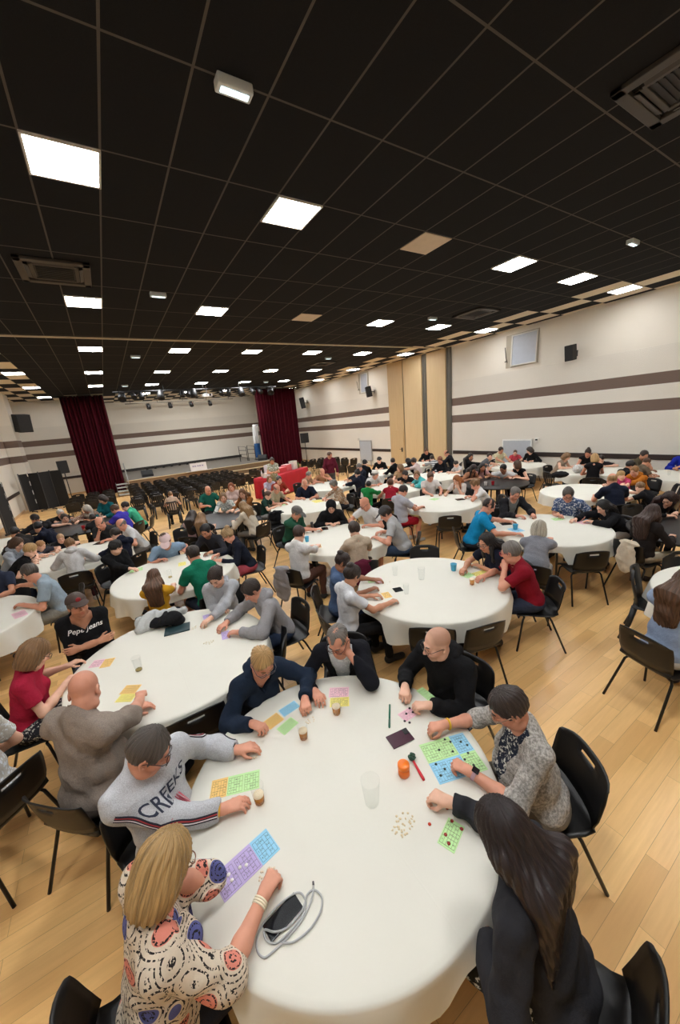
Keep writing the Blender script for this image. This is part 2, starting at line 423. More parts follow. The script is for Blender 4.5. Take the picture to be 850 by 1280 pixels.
def do_hair(F, style, hp, R, s, T, k=1.):
    e = lambda c, r, kk=.015, neg=False: F.ell(hp(*c), [q*s for q in r], R, kk, neg)
    c = lambda a, b, ra, rb, kk=.02: F.cap(hp(*a), hp(*b), ra*s, rb*s, kk)
    pl = lambda p, n: F.plane(hp(*p), R @ unit(V3(*n)))
    b = T['back']
    if style in ('short', 'receding', 'buzz', 'ring', 'curly', 'quiff', 'pony', 'bun', 'sleek'):
        x = {'buzz': -.004, 'ring': -.002, 'curly': .012, 'quiff': .004, 'sleek': 0., 'receding': -.002}.get(style, .003)
        e((0, -.016, .036), (.083+x, .104+x, .098+x))
        pl((0, -.09, -.082) if style not in ('curly',) else (0, -.09, -.10), (0, .44, -.9))
        e((0, .110, -.03), (.094, .072, .126), .012, True)
        for q in (-1, 1): e((.086*q, .018, -.035), (.016, .05, .045), .008, True)
        if style == 'receding':
            for q in (-1, 1): e((.045*q, .075, .085), (.035, .06, .05), .01, True)
        if style == 'ring': e((0, .012, .115), (.088, .122, .112), .01, True)
        if style == 'quiff': e((0, .045, .115), (.05, .045, .03), .03)
        if style == 'pony':
            e((0, -.118, .05), (.026, .026, .026)); c((0, -.125, .045), (0, -.155, -.03), .026, .028); c((0, -.155, -.03), (.01, -.14, -.13), .028, .012)
        if style == 'bun': e((0, -.085, .105), (.045, .045, .04), .01)
    elif style in ('bob', 'long', 'vlong', 'wavy'):
        e((0, -.018, .036), (.087, .107, .101)); e((0, -.035, -.045), (.100, .092, .125), .03)
        e((0, .104, -.055), (.068, .088, .150), .015, True); e((0, .13, .03), (.062, .06, .05), .015, True)
        if style in ('bob', 'wavy'): pl((0, 0, -.116 if style == 'bob' else -.19), (0, .1, -1))
        else:
            dn = {'long': .30, 'vlong': .60}[style]; w = {'long': .062, 'vlong': .118}[style]
            up = T['Rt'][:, 2]; rt = T['Rt'][:, 0]
            A = T['N']-T['Rt'][:, 1]*.085*s+up*.05
            for q in (-1, -.33, .33, 1):
                p0 = hp(.055*q, -.07, -.04); p1 = A+rt*q*w*.9-T['Rt'][:, 1]*.03; p2 = A-up*dn*(1-.12*abs(q))*s+rt*q*w*(1.25 if style == 'vlong' else 1.)-T['Rt'][:, 1]*(.03 if style == 'vlong' else .0)
                F.cap(p0, p1, .055*s, .055*s, .03); F.cap(p1, p2, .055*s, .030*s, .03)
            if style == 'long':
                for q in (-1, 1): F.cap(hp(.08*q, .02, -.06), T['N']+rt*.09*q+T['Rt'][:, 1]*.07-up*.08, .03*s, .022*s, .02)
def grid_for(pts, m, h): 
    pts = np.array(pts); return Fld(pts.min(0)-m, pts.max(0)+m, h)
def drape_text(txt, size, T, origin, target, mat, parent, arc=0., name='printed_text', font_shear=0.):
    """lettering laid on a garment by dropping each vertex onto its surface along the chest normal"""
    cu = bpy.data.curves.new('t', 'FONT'); cu.body = txt; cu.size = size; cu.align_x = 'CENTER'; cu.align_y = 'CENTER'; cu.shear = font_shear; cu.resolution_u = 3; cu.offset = size*.012
    o = bpy.data.objects.new('t', cu); COL.objects.link(o); dg = bpy.context.evaluated_depsgraph_get(); me = bpy.data.meshes.new_from_object(o.evaluated_get(dg)); bpy.data.objects.remove(o)
    bm = bmesh.new(); bm.from_mesh(me); bmesh.ops.subdivide_edges(bm, edges=[e for e in bm.edges if e.calc_length() > .02], cuts=2); bm.to_mesh(me); bm.free()
    bv = BVHTree.FromPolygons([v.co[:] for v in target.vertices], [p.vertices[:] for p in target.polygons]); R = T['Rt']
    for v in me.vertices:
        x, y = v.co.x, v.co.y
        if arc: a = x*arc; x, y = math.sin(a)/arc-y*math.sin(a), y*math.cos(a)-(1-math.cos(a))/arc
        p = origin+R[:, 0]*-x+R[:, 2]*y+R[:, 1]*.25
        hit = bv.ray_cast(Vector(p), Vector(-R[:, 1]))
        v.co = (hit[0]+Vector(R[:, 1])*.004) if hit[0] is not None else Vector(p-R[:, 1]*.12)
    me.update(); return link(name, me, mat, parent)

def person(who, px, zh, to, top, hair, skin='a', s=1., g=1., sex='m', lower=((40, 42, 50), 'trousers'), hands=None, look=None, q=2, lean=None, turn=0., pose='rest', glasses=None, stand=False, chair='shell', extra=None, under=None, vneck=0., pitch=None, beard=None, seat=.455, hood=False, elbows=None, cup=None, belly=0., group=None, noarm=(), eyes=None, cap=None, hipdir=None, zfix=None):
    """px: head centre in the photograph, zh: its height above the floor; to: the table faced, or a pixel on the floor looked towards"""
    h = {0: .016, 1: .0125, 2: .010, 3: .0072}[q]; rmin = {0: .0105, 1: .0095, 2: .0085, 3: 0.}[q]
    hipz = (seat+.085*s) if not stand else .93*s; L = .50*s; NK = .140*s; HF = .080*s
    tc = V3(*TABLES[to], 0) if isinstance(to, str) else None
    aim = tc if tc is not None else at(to[0], to[1], .75)
    def solve(zh):
        hw = at(px[0], px[1], zh); f = aim-hw; f[2] = 0
        if tc is not None and hipdir is not None: f = at(hipdir[0], hipdir[1], .75)-hw; f[2] = 0
        f = unit(f)
        if turn: a = rad(turn); f = V3(f[0]*math.cos(a)-f[1]*math.sin(a), f[0]*math.sin(a)+f[1]*math.cos(a), 0)
        zN = zh-NK; dz = min(zN-hipz, L*.998); ny = min(math.sqrt(max(L*L-dz*dz, 0)), .38*s) if lean is None else lean; hip = hw-f*(ny+HF); hip[2] = 0
        return hw, f, zN, ny, hip, (np.linalg.norm((tc-hip)[:2]) if tc is not None else 1.25)
    if tc is not None and not stand and zfix is None:
        best = None
        far = q <= 1
        for z in np.arange(zh-(.26 if far else .20)*s, zh+(.09 if far else .045), .01):
            r = solve(z); D = r[5]; c = max(0, 1.13-D)*6+max(0, D-1.32)*2+abs(z-zh)*.8; hh_ = r[4]
            for w_, t_, p_, *_ in PEOPLE: c += max(0, .52-math.hypot(p_[0]-hh_[0], p_[1]-hh_[1]))*4
            for t_, c_ in TABLES.items():
                if t_ != to: c += max(0, 1.04-math.hypot(c_[0]-hh_[0], c_[1]-hh_[1]))*3
            c += max(0, hh_[0]-12.85)*8
            if best is None or c < best[0]: best = (c, z)
        zh = best[1]
    hw, f, zN, ny, hip, D = solve(zh)
    if tc is not None and not stand and D < 1.08 and lean is None:      # lean further over the table instead of sitting in it
        o = hip-tc; o[2] = 0; hip = tc+unit(o)*1.08; g_ = hw-hip; g_[2] = 0; ny = min(np.linalg.norm(g_)-HF, .44*s); ny = max(ny, .02)
        f = unit(unit(g_)*.6+f*.4) if np.linalg.norm(g_) > .12 else f; hip = hw-f*(ny+HF); hip[2] = 0; D = np.linalg.norm((tc-hip)[:2])
    rz = math.atan2(-f[0], f[1])
    ca, sa = math.cos(rz), math.sin(rz)
    loc = lambda P: V3((P[0]-hip[0])*ca+(P[1]-hip[1])*sa, -(P[0]-hip[0])*sa+(P[1]-hip[1])*ca, P[2])
    root = thing('person', who, 'person', tuple(hip), rz, group)
    Hp = V3(0, 0, hipz); N = V3(0, ny, zN); Hc = V3(0, ny+HF, zh); up = unit(N-Hp); fw = np.cross(up, [1, 0, 0]); Rt = np.stack([[1, 0, 0], fw, up], 1)
    sw = (.172 if sex == 'm' else .150)*s*(.75+.25*g)
    S = [N+V3(sw*x, 0, 0)-up*.045*s-fw*.01 for x in (-1, 1)]
    sp = lambda t: Hp*(1-t)+N*t-fw*.03*math.sin(math.pi*t)*(1 if ny > .1 else .3)
    T = dict(sp=sp, Rt=Rt, s=s, S=S, N=N, back=None)
    # head direction
    if look is not None:
        lw = at(look[0], look[1], look[2] if len(look) > 2 else .76); d = loc(lw)-Hc; hy = math.atan2(-d[0], d[1]); hpz = math.atan2(d[2], math.hypot(d[0], d[1]))
        hy = max(-1.35, min(1.35, hy)); hpz = max(-.62, min(.5, hpz))
    else: hy = R0.uniform(-.35, .35); hpz = R0.uniform(-.5, -.15) if not stand else -.1
    if pitch is not None: hpz = rad(pitch)
    R = rot_xyz(hy, hpz); hp = lambda x, y, z: Hc+R @ V3(x, y, z)*s
    # arms
    arms = []; l1, l2 = .285*s, .255*s; tl = loc(V3(tc[0], tc[1], 0)) if tc is not None else V3(0, 1.25, 0)
    for i, sx in enumerate((-1, 1)):
        hd = hands[i] if hands else None
        pz = pose[i] if isinstance(pose, tuple) else pose
        up_hand = False
        if hd is None:
            if stand: P = V3(.22*sx, ny+.16, .86*s); 
            else: P = V3(sx*R0.uniform(.07, .17), D-R0.uniform(.60, .72) if tc is not None else .42, .795)
        elif hd == 'face': P = Hc+R @ V3(.05*sx, .085, -.085)*s+V3(0, 0, -.02); up_hand = True
        elif hd == 'cheek': P = Hc+R @ V3(.078*sx, .03, -.06)*s; up_hand = True
        elif hd == 'lap': P = V3(.09*sx, .30, hipz+.13)
        elif hd == 'cross': P = V3(-.13*sx, ny+.20, zN-.26*s); 
        elif len(hd) == 2: P = loc(at(hd[0], hd[1], .795))
        elif hd[2] == 'l': P = V3(hd[0], hd[1], hd[3])
        else: P = loc(at(hd[0], hd[1], hd[2]))
        if up_hand: fh = unit(V3(-.15*sx, .15, 1)); nn = V3(-sx, -.5, .1); W = P-fh*.075*s
        elif hd == 'cross': fh = unit(V3(-sx, .12, .1)); nn = V3(0, -1, -.2); W = P-fh*.05*s
        elif hd == 'lap': fh = unit(V3(-.4*sx, 1, -.35)); nn = V3(0, -.2, -1); W = P-fh*.07*s
        else:
            el = S[i]+V3(.10*sx, .10, -.2); fh = P-el; fh[2] = max(-.12, min(.1, fh[2]*.2)); fh = unit(fh); nn = V3(0, 0, -1); W = P-fh*.065*s+V3(0, 0, .008)
            if pz in ('pinch', 'grip'): W[2] += .018; fh = unit(fh+V3(0, 0, -.15))
        if up_hand: pref = V3(.55*sx, .25, -1)
        elif hd == 'cross': pref = V3(1.0*sx, -.15, -.9)
        else: pref = V3(.75*sx, -.25, -.75)
        if elbows and elbows[i] is not None: pref = V3(*elbows[i])
        ok = lambda E: (3. if (math.hypot(E[0]-tl[0], E[1]-tl[1]) < .93 and E[2] < .80) else 0.)*(.80-E[2] if E[2] < .8 else 0)*12 if tc is not None else 0.
        E, W = ik(S[i], W, l1, l2, unit(pref), ok)
        if not up_hand and hd not in ('cross', 'lap'): fh = unit(unit(W-E)*.55*V3(1, 1, .5)+fh*.6)
        elif up_hand: fh = unit(unit(W-E)*.8+fh*.4)
        arms.append((S[i], E, W, fh, nn, pz, sx))
    # legs
    legs = []
    for sx in (-1, 1):
        if stand: legs.append((V3(.085*sx, 0, hipz-.03), V3(.10*sx, .02, .49*s), V3(.105*sx, -.01, .09)))
        else:
            kz = seat+.05*s; a = R0.uniform(-.04, .10); legs.append((V3(.09*sx, .02, hipz-.01), V3(.125*sx, .43*s, kz), V3(.13*sx, .40*s+a, .085)))
    # -- body (skin): one continuous surface
    kind = top[0]; bare = lower[1] in ('shorts', 'skirt')
    pts = [Hp, N, Hc, Hc+V3(0, 0, .13)*s, Hc-V3(0, 0, .13)*s]+[p for a in arms for p in a[:3]]+[a[2]+a[3]*.2*s for a in arms]
    if bare: pts += [p for l in legs for p in l]
    F = grid_for(pts, .17*s if not bare else .2, h)
    F.cap(Hp+up*.02, sp(.5), .075*s, .07*s, .03); F.cap(sp(.5), N-up*.06-fw*.01, .07*s, .05*s, .03); F.cap(S[0], S[1], .038*s, .038*s, .03)
    F.ell(sp(.72)-fw*.005, V3(.115, .07, .12)*s, Rt, .03)
    F.cap(N-up*.03, hp(0, -.02, -.05), .066*s*(1.06 if sex == 'm' else .9), .056*s*(1.05 if sex == 'm' else .9), .04)
    F.cap(N-fw*.02, S[0]*.5+N*.5, .045*s, .04*s, .04); F.cap(N-fw*.02, S[1]*.5+N*.5, .045*s, .04*s, .04)
    head_field(F, hp, R, s, 1. if q > 1 else 1.3)
    ag = .85+.15*g if sex == 'm' else .78+.17*g
    for S_, E, W, fh, nn, pz, sx in arms:
        m = E*.62+W*.38
        F.cap(S_, E, .047*s*ag, .038*s*ag, .03); F.cap(E, m, .038*s*ag, .040*s*ag, .02); F.cap(m, W, .040*s*ag, .0265*s*ag, .02)
        F.cap(W, W+fh*.02*s, .026*s*ag, .025*s*ag, .015)
        hand(F, W, fh, nn, (V3(-sx, .3, 0) if nn[2] < -.5 else V3(0, .6, .5)) if not (nn[1] < -.9) else V3(0, 0, 1), pz, s, rmin, {0: .004, 1: .003, 2: .003, 3: .0035}[q])
    if bare:
        for a, b, c in legs: F.cap(a, b, .075*s*g, .055*s, .03); F.cap(b, b*.6+c*.4-V3(0, .012, 0), .055*s, .055*s, .02); F.cap(b*.6+c*.4-V3(0, .012, 0), c, .053*s, .035*s, .02); F.cap(c, c+V3(0, .1, -.045), .035, .03, .02)
    me = F.me()
    opt = {}
    if beard: opt['stub'] = beard
    if hair[0] in ('bald', 'ring') and q > 1: opt['scalp'] = (.86, .8, .78)
    if hair[0] == 'stubblehead': opt['scalp'] = (.55, .5, .48)
    paint(me, Hc, R, s, opt)
    link('body', me, mskin(SKIN[skin]), root)
    # -- upper garment
    ctype = kind; cm = mcloth(top[1], top[2] if len(top) > 2 else 'plain'); so = {'hoodie': .012, 'long': .004, 'cardigan': .009, 'tee': .006, 'polo': .006, 'tank': .002, 'jacket': .013, 'shirt': .007, 'sweater': .011}[kind]
    hc = h*1.12
    F = grid_for([Hp-V3(0, 0, .04), N]+[p for a in arms for p in a[:3]], .24*s*max(1, g*.95), hc)
    gs = .9+.1*g if sex == 'm' else .86+.12*g
    torso(F, T, so, g=g, gs=gs*(1.03 if sex == 'm' else .96), bust=(1. if sex == 'f' else 0), belly=belly)
    for S_, E, W, fh, nn, pz, sx in arms:
        a2 = ag; so2 = so+(.004 if kind in ('hoodie', 'jacket', 'sweater') else 0)
        if kind == 'tank': continue
        if kind in ('tee', 'polo', 'shirt'):
            e = S_+(E-S_)*(.62 if kind == 'tee' else .72); F.cap(S_-(E-S_)*.02, e, (.058*a2+so2)*s, (.060*a2+so2)*s, .03, flat=True)
        else:
            cut = .93 if kind != 'half' else .5
            if cup == '34' or (isinstance(cup, (int, float))): cut = float(cup) if cup != '34' else .35
            m = E*.6+W*.4; e = E+(W-E)*cut; F.cap(S_, E, (.056*a2+so2)*s, (.050*a2+so2)*s, .03); t = min(1, cut/.4)
            F.cap(E, E+(m-E)*t, (.050*a2+so2)*s, (.047*a2+so2)*s, .02)
            if cut > .4: F.cap(m, e, (.047*a2+so2)*s, (.034*a2+so2)*s, .015, flat=True)
    # collar and neck opening
    cr = .076*s if sex == 'm' else .066*s
    if kind in ('sweater', 'hoodie', 'long', 'tee'): F.cap(N-up*.04*s-fw*.008, N+up*(.038 if kind in ('sweater', 'hoodie') else .022)*s-fw*.012, cr*1.12+so, cr+so, .025)
    F.ell(N+fw*.038*s+up*.075*s, V3(.063, .066, .075)*s, Rt, .008, True)
    C = sp(.5); fy = lambda X, Y, Z: ((X-C[0])*fw[0]+(Y-C[1])*fw[1]+(Z-C[2])*fw[2]); uz = lambda X, Y, Z: ((X-Hp[0])*up[0]+(Y-Hp[1])*up[1]+(Z-Hp[2])*up[2])/L
    if vneck or kind in ('cardigan', 'jacket'):
        t0 = 1.02-vneck if kind not in ('cardigan', 'jacket') or vneck else .0
        wd = .075*s if kind not in ('cardigan', 'jacket') else .085*s
        F.fn(lambda f, X, Y, Z: np.maximum(f, np.minimum(wd*np.clip((uz(X, Y, Z)-t0)/max(1-t0, .05), 0, 1.2)+(0. if vneck else .012)-np.abs(X), fy(X, Y, Z)-.01)))
    F.plane(Hp-V3(0, 0, .055*s), V3(0, 0, -1))
    tme = F.me(wob={'tee': .0035, 'hoodie': .005, 'sweater': .007, 'cardigan': .004, 'jacket': .005}.get(kind, .003)*(.7 if q == 0 else 1), seed=R0.randrange(999))
    gname = {'tee': 'tee_shirt', 'polo': 'polo_shirt', 'long': 'long_sleeved_top', 'tank': 'tank_top', 'hoodie': 'hooded_sweatshirt'}.get(kind, kind)
    garment = link(gname, tme, cm, root)
    if kind in ('cardigan', 'jacket') or under:
        F = grid_for([Hp-V3(0, 0, .04), N, S[0], S[1]], .2*s*max(1, g), hc); torso(F, T, so-.010, g=g, gs=gs*.96, bust=(1. if sex == 'f' else 0), belly=belly)
        F.ell(N+fw*.04*s+up*.05*s, V3(.07, .075, .08)*s, Rt, .01, True); F.plane(Hp-V3(0, 0, .04), V3(0, 0, -1))
        u = under or ((215, 215, 215), 'plain'); link('undershirt', F.me(), mcloth(*u), root)
    if kind == 'hoodie' or hood:
        F = grid_for([N-fw*.1, N+fw*.06, S[0], S[1]], .12, hc); P = [N+V3(x*s, 0, 0)+fw*y*s+up*z*s for x, y, z in ((-.075, .06, -.01), (-.095, -.01, .03), (-.065, -.085, .02), (0, -.115, .0), (.065, -.085, .02), (.095, -.01, .03), (.075, .06, -.01))]
        for a, b, ra, rb in zip(P, P[1:], (.018, .03, .042, .05, .042, .03), (.03, .042, .05, .042, .03, .018)): F.cap(a, b, ra*s, rb*s, .015)
        link('hood', F.me(.003, 3), cm, root)
    if kind in ('polo', 'shirt'):
        b = B(); ring = [N+V3(.064*s*math.sin(t), 0, 0)-fw*.066*s*math.cos(t)+fw*.006+up*(.022+.012*math.cos(t))*s for t in np.linspace(-2.7, 2.7, 15)]; b.tube(ring, .012*s, 6); b.obj('collar', cm, root)
    # -- lower garment, shoes
    lm = mcloth(lower[0], lower[2] if len(lower) > 2 else 'plain'); hl = max(h, .0105)*1.15
    F = grid_for([Hp]+[p for l in legs for p in l], .17*max(1, g), hl)
    F.ell(Hp-V3(0, 0, .005), V3(.172*g, .135*g, .105)*s, None, .03)
    for a, b, c in legs:
        if lower[1] == 'shorts': F.cap(a, a*.15+b*.85, .085*s*g, .077*s, .03, flat=True)
        elif lower[1] == 'skirt': F.cap(a, b, .095*s*g, .085*s, .06)
        else: F.cap(a, b, .083*s*g, .065*s, .03); F.cap(b, c, .064*s, .048*s, .025, flat=True)
    if lower[1] == 'skirt': F.ell((legs[0][1]+legs[1][1])/2*.6+Hp*.4, V3(.19, .2, .075), None, .05)
    link({'shorts': 'shorts', 'skirt': 'skirt'}.get(lower[1], 'trousers'), F.me(.003, 5), lm, root)
    shm = mplain(R0.choice([(30, 30, 32), (60, 45, 38), (200, 200, 198), (40, 42, 52)]), .6)
    for a, b, c in legs:
        F = grid_for([c, c+V3(0, .2, -.08)], .08, .011); F.cap(V3(c[0], c[1]-.02, .045), V3(c[0]*1.06, c[1]+.17, .034), .043, .038, .02); F.cap(V3(c[0], c[1]-.01, .05), c+V3(0, .005, .01), .045, .042, .03); F.plane(V3(0, 0, .004), V3(0, 0, -1)); link('shoe', F.me(), shm, root)
    # -- hair and headwear
    st, hcol = hair[0], hair[1] if len(hair) > 1 else None; hm = mhair(HAIRC.get(hcol, hcol) if isinstance(hcol, str) else hcol) if hcol else None
    hh = {0: .013, 1: .0095, 2: .0075, 3: .0058}[q]
    if st not in ('bald', 'hoodup', 'stubblehead', 'scarf'):
        ex = {'long': .38, 'vlong': .64}.get(st, .0)
        F = Fld(Hc-V3(.2, .24, .22+ex), Hc+V3(.2, .17, .2), hh); do_hair(F, st, hp, R, s, T)
        big = st in ('vlong', 'long', 'wavy', 'curly', 'bob'); link('hair', F.me(hair=(Hc, R, (.0055 if big else .0036)*(1 if q > 1 else .6)), wob=.007 if st in ('curly', 'wavy') else (.0035 if q > 1 else 0.), seed=R0.randrange(99)), hm, root)
    if st == 'hoodup':
        F = Fld(Hc-.26, Hc+.22, hh); e = lambda c, r, k=.02, neg=False: F.ell(hp(*c), [z*s for z in r], R, k, neg)
        e((0, -.02, .02), (.110, .125, .128)); F.cap(hp(0, -.03, -.08), N-fw*.03, .1*s, .11*s, .03); e((0, .10, -.045), (.07, .13, .12), .01, True); link('raised_hood', F.me(.002, 2), cm, root)
    if st == 'scarf':
        F = Fld(Hc-.3, Hc+.22, hh); e = lambda c, r, k=.02, neg=False: F.ell(hp(*c), [z*s for z in r], R, k, neg)
        e((0, -.02, .02), (.098, .116, .118)); F.cap(hp(0, -.02, -.09), N+fw*.02, .085*s, .12*s, .03); e((0, .105, -.02), (.062, .075, .095), .01, True); link('headscarf', F.me(.003, 2), mcloth(hcol if not isinstance(hcol, str) else HAIRC[hcol]), root)
    if cap:
        F = Fld(Hc-.18, Hc+.22, hh); e = lambda c, r, k=.008, neg=False: F.ell(hp(*c), [z*s for z in r], R, k, neg)
        e((0, -.012, .045), (.092, .112, .094)); F.plane(hp(0, 0, .045), R @ unit(V3(0, .12, -1))); ccm = mplain(cap, .85)
        capo = link('cap', F.me(), ccm, root); F = Fld(Hc-.12, Hc+.24, max(.006, hh*.8)); F.ell(hp(0, .115, .05), V3(.078, .085, .011)*s, R @ rot_xyz(0, -.25), .004); F.plane(hp(0, .05, .05), R @ V3(0, -1, 0)); link('visor', F.me(), ccm, capo)
    # -- face details
    if (eyes if eyes is not None else q >= 1):
        for x in (-1, 1):
            b = B(); c0 = hp(.031*x, .0775, .006); n = 8
            b.ball((0, 0, 0), .0118*s, n); 
            for i, pl_ in enumerate(b.f):
                z = sum(b.v[k][2] for k in pl_)/len(pl_); b.mi[i] = 2 if z > .0108*s else (1 if z > .0085*s else 0)
            Re = R @ rot_xyz(0, rad(-8)) @ np.array(Matrix.Rotation(-math.pi/2, 3, 'X')); b.v = [tuple(Re @ V3(*p)+c0) for p in b.v]
            b.obj('eye', [mplain((225, 218, 210), .2), mplain((84, 62, 44), .2), mplain((12, 10, 10), .1)], root)
            bc = HAIRC.get(hcol, (60, 48, 40)) if hcol != 'white' else (150, 145, 138)
            if not isinstance(bc, tuple): bc = (60, 48, 40)
            b = B(); b.tube([hp((.014+.036*t)*x, .0925-.016*t*t, .027+.008*math.sin(t*2.6)) for t in np.linspace(0, 1, 6)], [.0026*s*max(.9, 1.4-q*.1), .0042*s, .0045*s, .0042*s, .0036*s, .002*s], 6); b.obj('eyebrow', mhair(tuple(int(v*.8) for v in bc)), root)
    if glasses:
        b = B(); gr = .0022 if q > 2 else .003
        for x in (-1, 1):
            b.tube([hp(x*.033+.025*math.copysign(abs(math.cos(t))**.7, math.cos(t)), .1055-.004*abs(math.cos(t)), .002+.019*math.copysign(abs(math.sin(t))**.75, math.sin(t))) for t in np.linspace(0, 2*math.pi, 20, endpoint=False)], gr, 6, closed=True)
            b.tube([hp(x*.058, .101, .008), hp(x*.077, .08, .009), hp(x*.083, .0, .006), hp(x*.081, -.02, -.008)], gr, 6)
        b.tube([hp(-.009, .107, .006), hp(0, .110, .009), hp(.009, .107, .006)], gr, 6); b.obj('glasses', mplain(glasses, .3), root)
    info = dict(root=root, loc=loc, T=T, arms=arms, hp=hp, R=R, Hc=Hc, hip=hip, f=f, garment=garment, tme=tme, L=L, Hp=Hp, up=up, fw=fw, ag=ag, s=s, so=so)
    if extra: extra(info)
    PEOPLE.append((who, to, hip, D, zh, ny))
    if tc is not None and not stand:
        LAPS.setdefault(to, []).append((math.atan2(hip[1]-tc[1], hip[0]-tc[0])))
    if chair and not stand: CHAIRS.append([chair, hip-f*.045, rz, who, seat, f, to])
    return info
CHAIRS = []; PEOPLE = []
def bracelet(i, arm, col, r=.031, w=.006, t=.06, name='bracelet', rows=1):
    S_, E, W, fh, *_ = i['arms'][arm]; d = unit(W-E); a = unit(np.cross(d, [.2, .1, 1])); b2 = np.cross(d, a); b = B()
    for k in range(rows):
        c = W-d*(t+k*w*2.1); b.tube([c+(a*math.cos(u)+b2*math.sin(u))*r*i['ag'] for u in np.linspace(0, 2*math.pi, 18, endpoint=False)], w, 6, closed=True)
    b.obj(name, mplain(col, .4), i['root'])
def watch(i, arm, face=(18, 18, 20), strap=(20, 20, 22), t=.03):
    S_, E, W, fh, nn, *_ = i['arms'][arm]; d = unit(W-E); n = unit(-nn-d*(-nn @ d)); sd = np.cross(d, n); c = W-d*t; r = .031*i['ag']; b = B()
    for w in (-.006, 0, .006): b.tube([c+d*w+(n*math.cos(u)+sd*math.sin(u))*r for u in np.linspace(0, 2*math.pi, 18, endpoint=False)], .004, 6, closed=True)
    o = b.obj('wristwatch', mplain(strap, .5), i['root']); b = B(); M = np.stack([d, sd, n], 1)
    b.box((0, 0, 0), (.038, .034, .011), None, .004); b.v = [tuple(c+n*(r+.006)+M @ V3(*p)) for p in b.v]; b.obj('dial', mplain(face, .2), o)
# ------------------------------------------------------------------ the hall
def m_floor():
    t = NT('oak_parquet'); v = t.coord()
    br = t.n('ShaderNodeTexBrick', offset=.37, squash=1.); t.l(v, br.inputs['Vector'])
    for k, x in (('Scale', 1.), ('Mortar Size', .0012), ('Mortar Smooth', .2), ('Brick Width', 1.15), ('Row Height', .115), ('Bias', 0.)): br.inputs[k].default_value = x
    br.inputs['Color1'].default_value = (0, 0, 0, 1); br.inputs['Color2'].default_value = (1, 1, 1, 1); br.inputs['Mortar'].default_value = (.5, .5, .5, 1)
    pl = t.ramp(br.outputs['Color'], [(0, lin((218, 170, 108))), (.35, lin((240, 193, 126))), (.7, lin((250, 205, 138))), (1, lin((228, 182, 120)))])
    mp = t.n('ShaderNodeMapping'); mp.inputs['Scale'].default_value = (1.6, 24, 1); t.l(v, mp.inputs['Vector'])
    g = t.noise(1.6, 5, mp.outputs[0], .62); c = t.mix(t.ramp(g, [(.3, (0, 0, 0)), (.75, (1, 1, 1))]), pl, lin((204, 154, 98)), 'MIX')
    c = t.mix(.35, pl, c); c = t.mix(t.math('MULTIPLY', br.outputs['Fac'], .6), c, lin((120, 82, 48)))
    t.col(c); r = t.math('ADD', t.math('MULTIPLY', t.noise(3, 3, v), .14), .26); t.l(r, t.b.inputs['Roughness'])
    t.b.inputs['Specular IOR Level'].default_value = .4; t.bump(t.math('ADD', t.math('MULTIPLY', br.outputs['Fac'], -1.), t.math('MULTIPLY', g, .15)), .12, .003); return t.m
def m_wall():
    t = NT('rendered_wall'); v = t.coord(); sp = t.n('ShaderNodeSeparateXYZ'); t.l(v, sp.inputs[0]); z = sp.outputs[2]
    n = t.noise(1.2, 3, v); c = t.mix(n, lin((222, 216, 204)), lin((231, 226, 214)))
    low = t.math('LESS_THAN', z, 3.98); c = t.mix(t.math('MULTIPLY', low, .5), c, lin((214, 209, 198)))
    band = lambda a, b: t.math('MULTIPLY', t.math('GREATER_THAN', z, a), t.math('LESS_THAN', z, b))
    bb = t.math('MAXIMUM', band(2.27, 2.58), band(2.98, 3.29)); c = t.mix(bb, c, lin((112, 94, 84)))
    t.col(c); t.set(Roughness=.85); g = t.math('MULTIPLY', t.noise(48, 4, v, .7), t.math('MULTIPLY', low, t.math('GREATER_THAN', z, 1.06))); t.bump(g, .55, .02); return t.m
GX0, GXS, GY0, GYS = 1.76, .594, 3.39, 1.178
def m_ceiling():
    t = NT('black_tile_ceiling'); v = t.coord(); sp = t.n('ShaderNodeSeparateXYZ'); t.l(v, sp.inputs[0]); x, y = sp.outputs[0], sp.outputs[1]
    u = t.math('DIVIDE', t.math('SUBTRACT', x, GX0), GXS); w = t.math('DIVIDE', t.math('SUBTRACT', y, GY0), GYS)
    fu, fw = t.math('FRACT', t.math('ADD', u, .02)), t.math('FRACT', t.math('ADD', w, .01))
    line = t.math('MAXIMUM', t.math('LESS_THAN', fu, .034), t.math('LESS_THAN', fw, .017))
    par = t.math('GREATER_THAN', t.math('FRACT', t.math('MULTIPLY', t.math('ADD', t.math('FLOOR', u), t.math('FLOOR', w)), .5)), .25)
    edge = t.math('MAXIMUM', t.math('MAXIMUM', t.math('GREATER_THAN', u, 16.), t.math('LESS_THAN', u, -6.)), t.math('GREATER_THAN', w, 18.))
    tile = t.mix(t.noise(140, 3, v), lin((23, 23, 25)), lin((31, 31, 33))); tile = t.mix(t.math('MULTIPLY', par, edge), tile, lin((226, 214, 192)))
    t.col(t.mix(line, tile, lin((88, 84, 78)))); t.set(Roughness=.9); t.b.inputs['Specular IOR Level'].default_value = .15; t.bump(t.noise(260, 2, v), .2, .002); return t.m
def m_wood(c1, c2):
    t = NT('veneer'); mp = t.n('ShaderNodeMapping'); mp.inputs['Scale'].default_value = (9, 9, .5); t.l(t.coord(), mp.inputs['Vector'])
    t.col(t.mix(t.noise(2.2, 5, mp.outputs[0], .6), lin(c1), lin(c2))); t.set(Roughness=.5); return t.m
def struct(name, b, m, parent=None):
    o = b.obj(name, m, parent)
    if parent is None: o['kind'] = 'structure'
    return o
WALL = m_wall(); BLACKM = mplain((22, 22, 23), .55); STEEL = mplain((150, 150, 150), .35, .8); CREAM = mplain((232, 226, 210), .6); RAILM = mplain((48, 36, 32), .5)
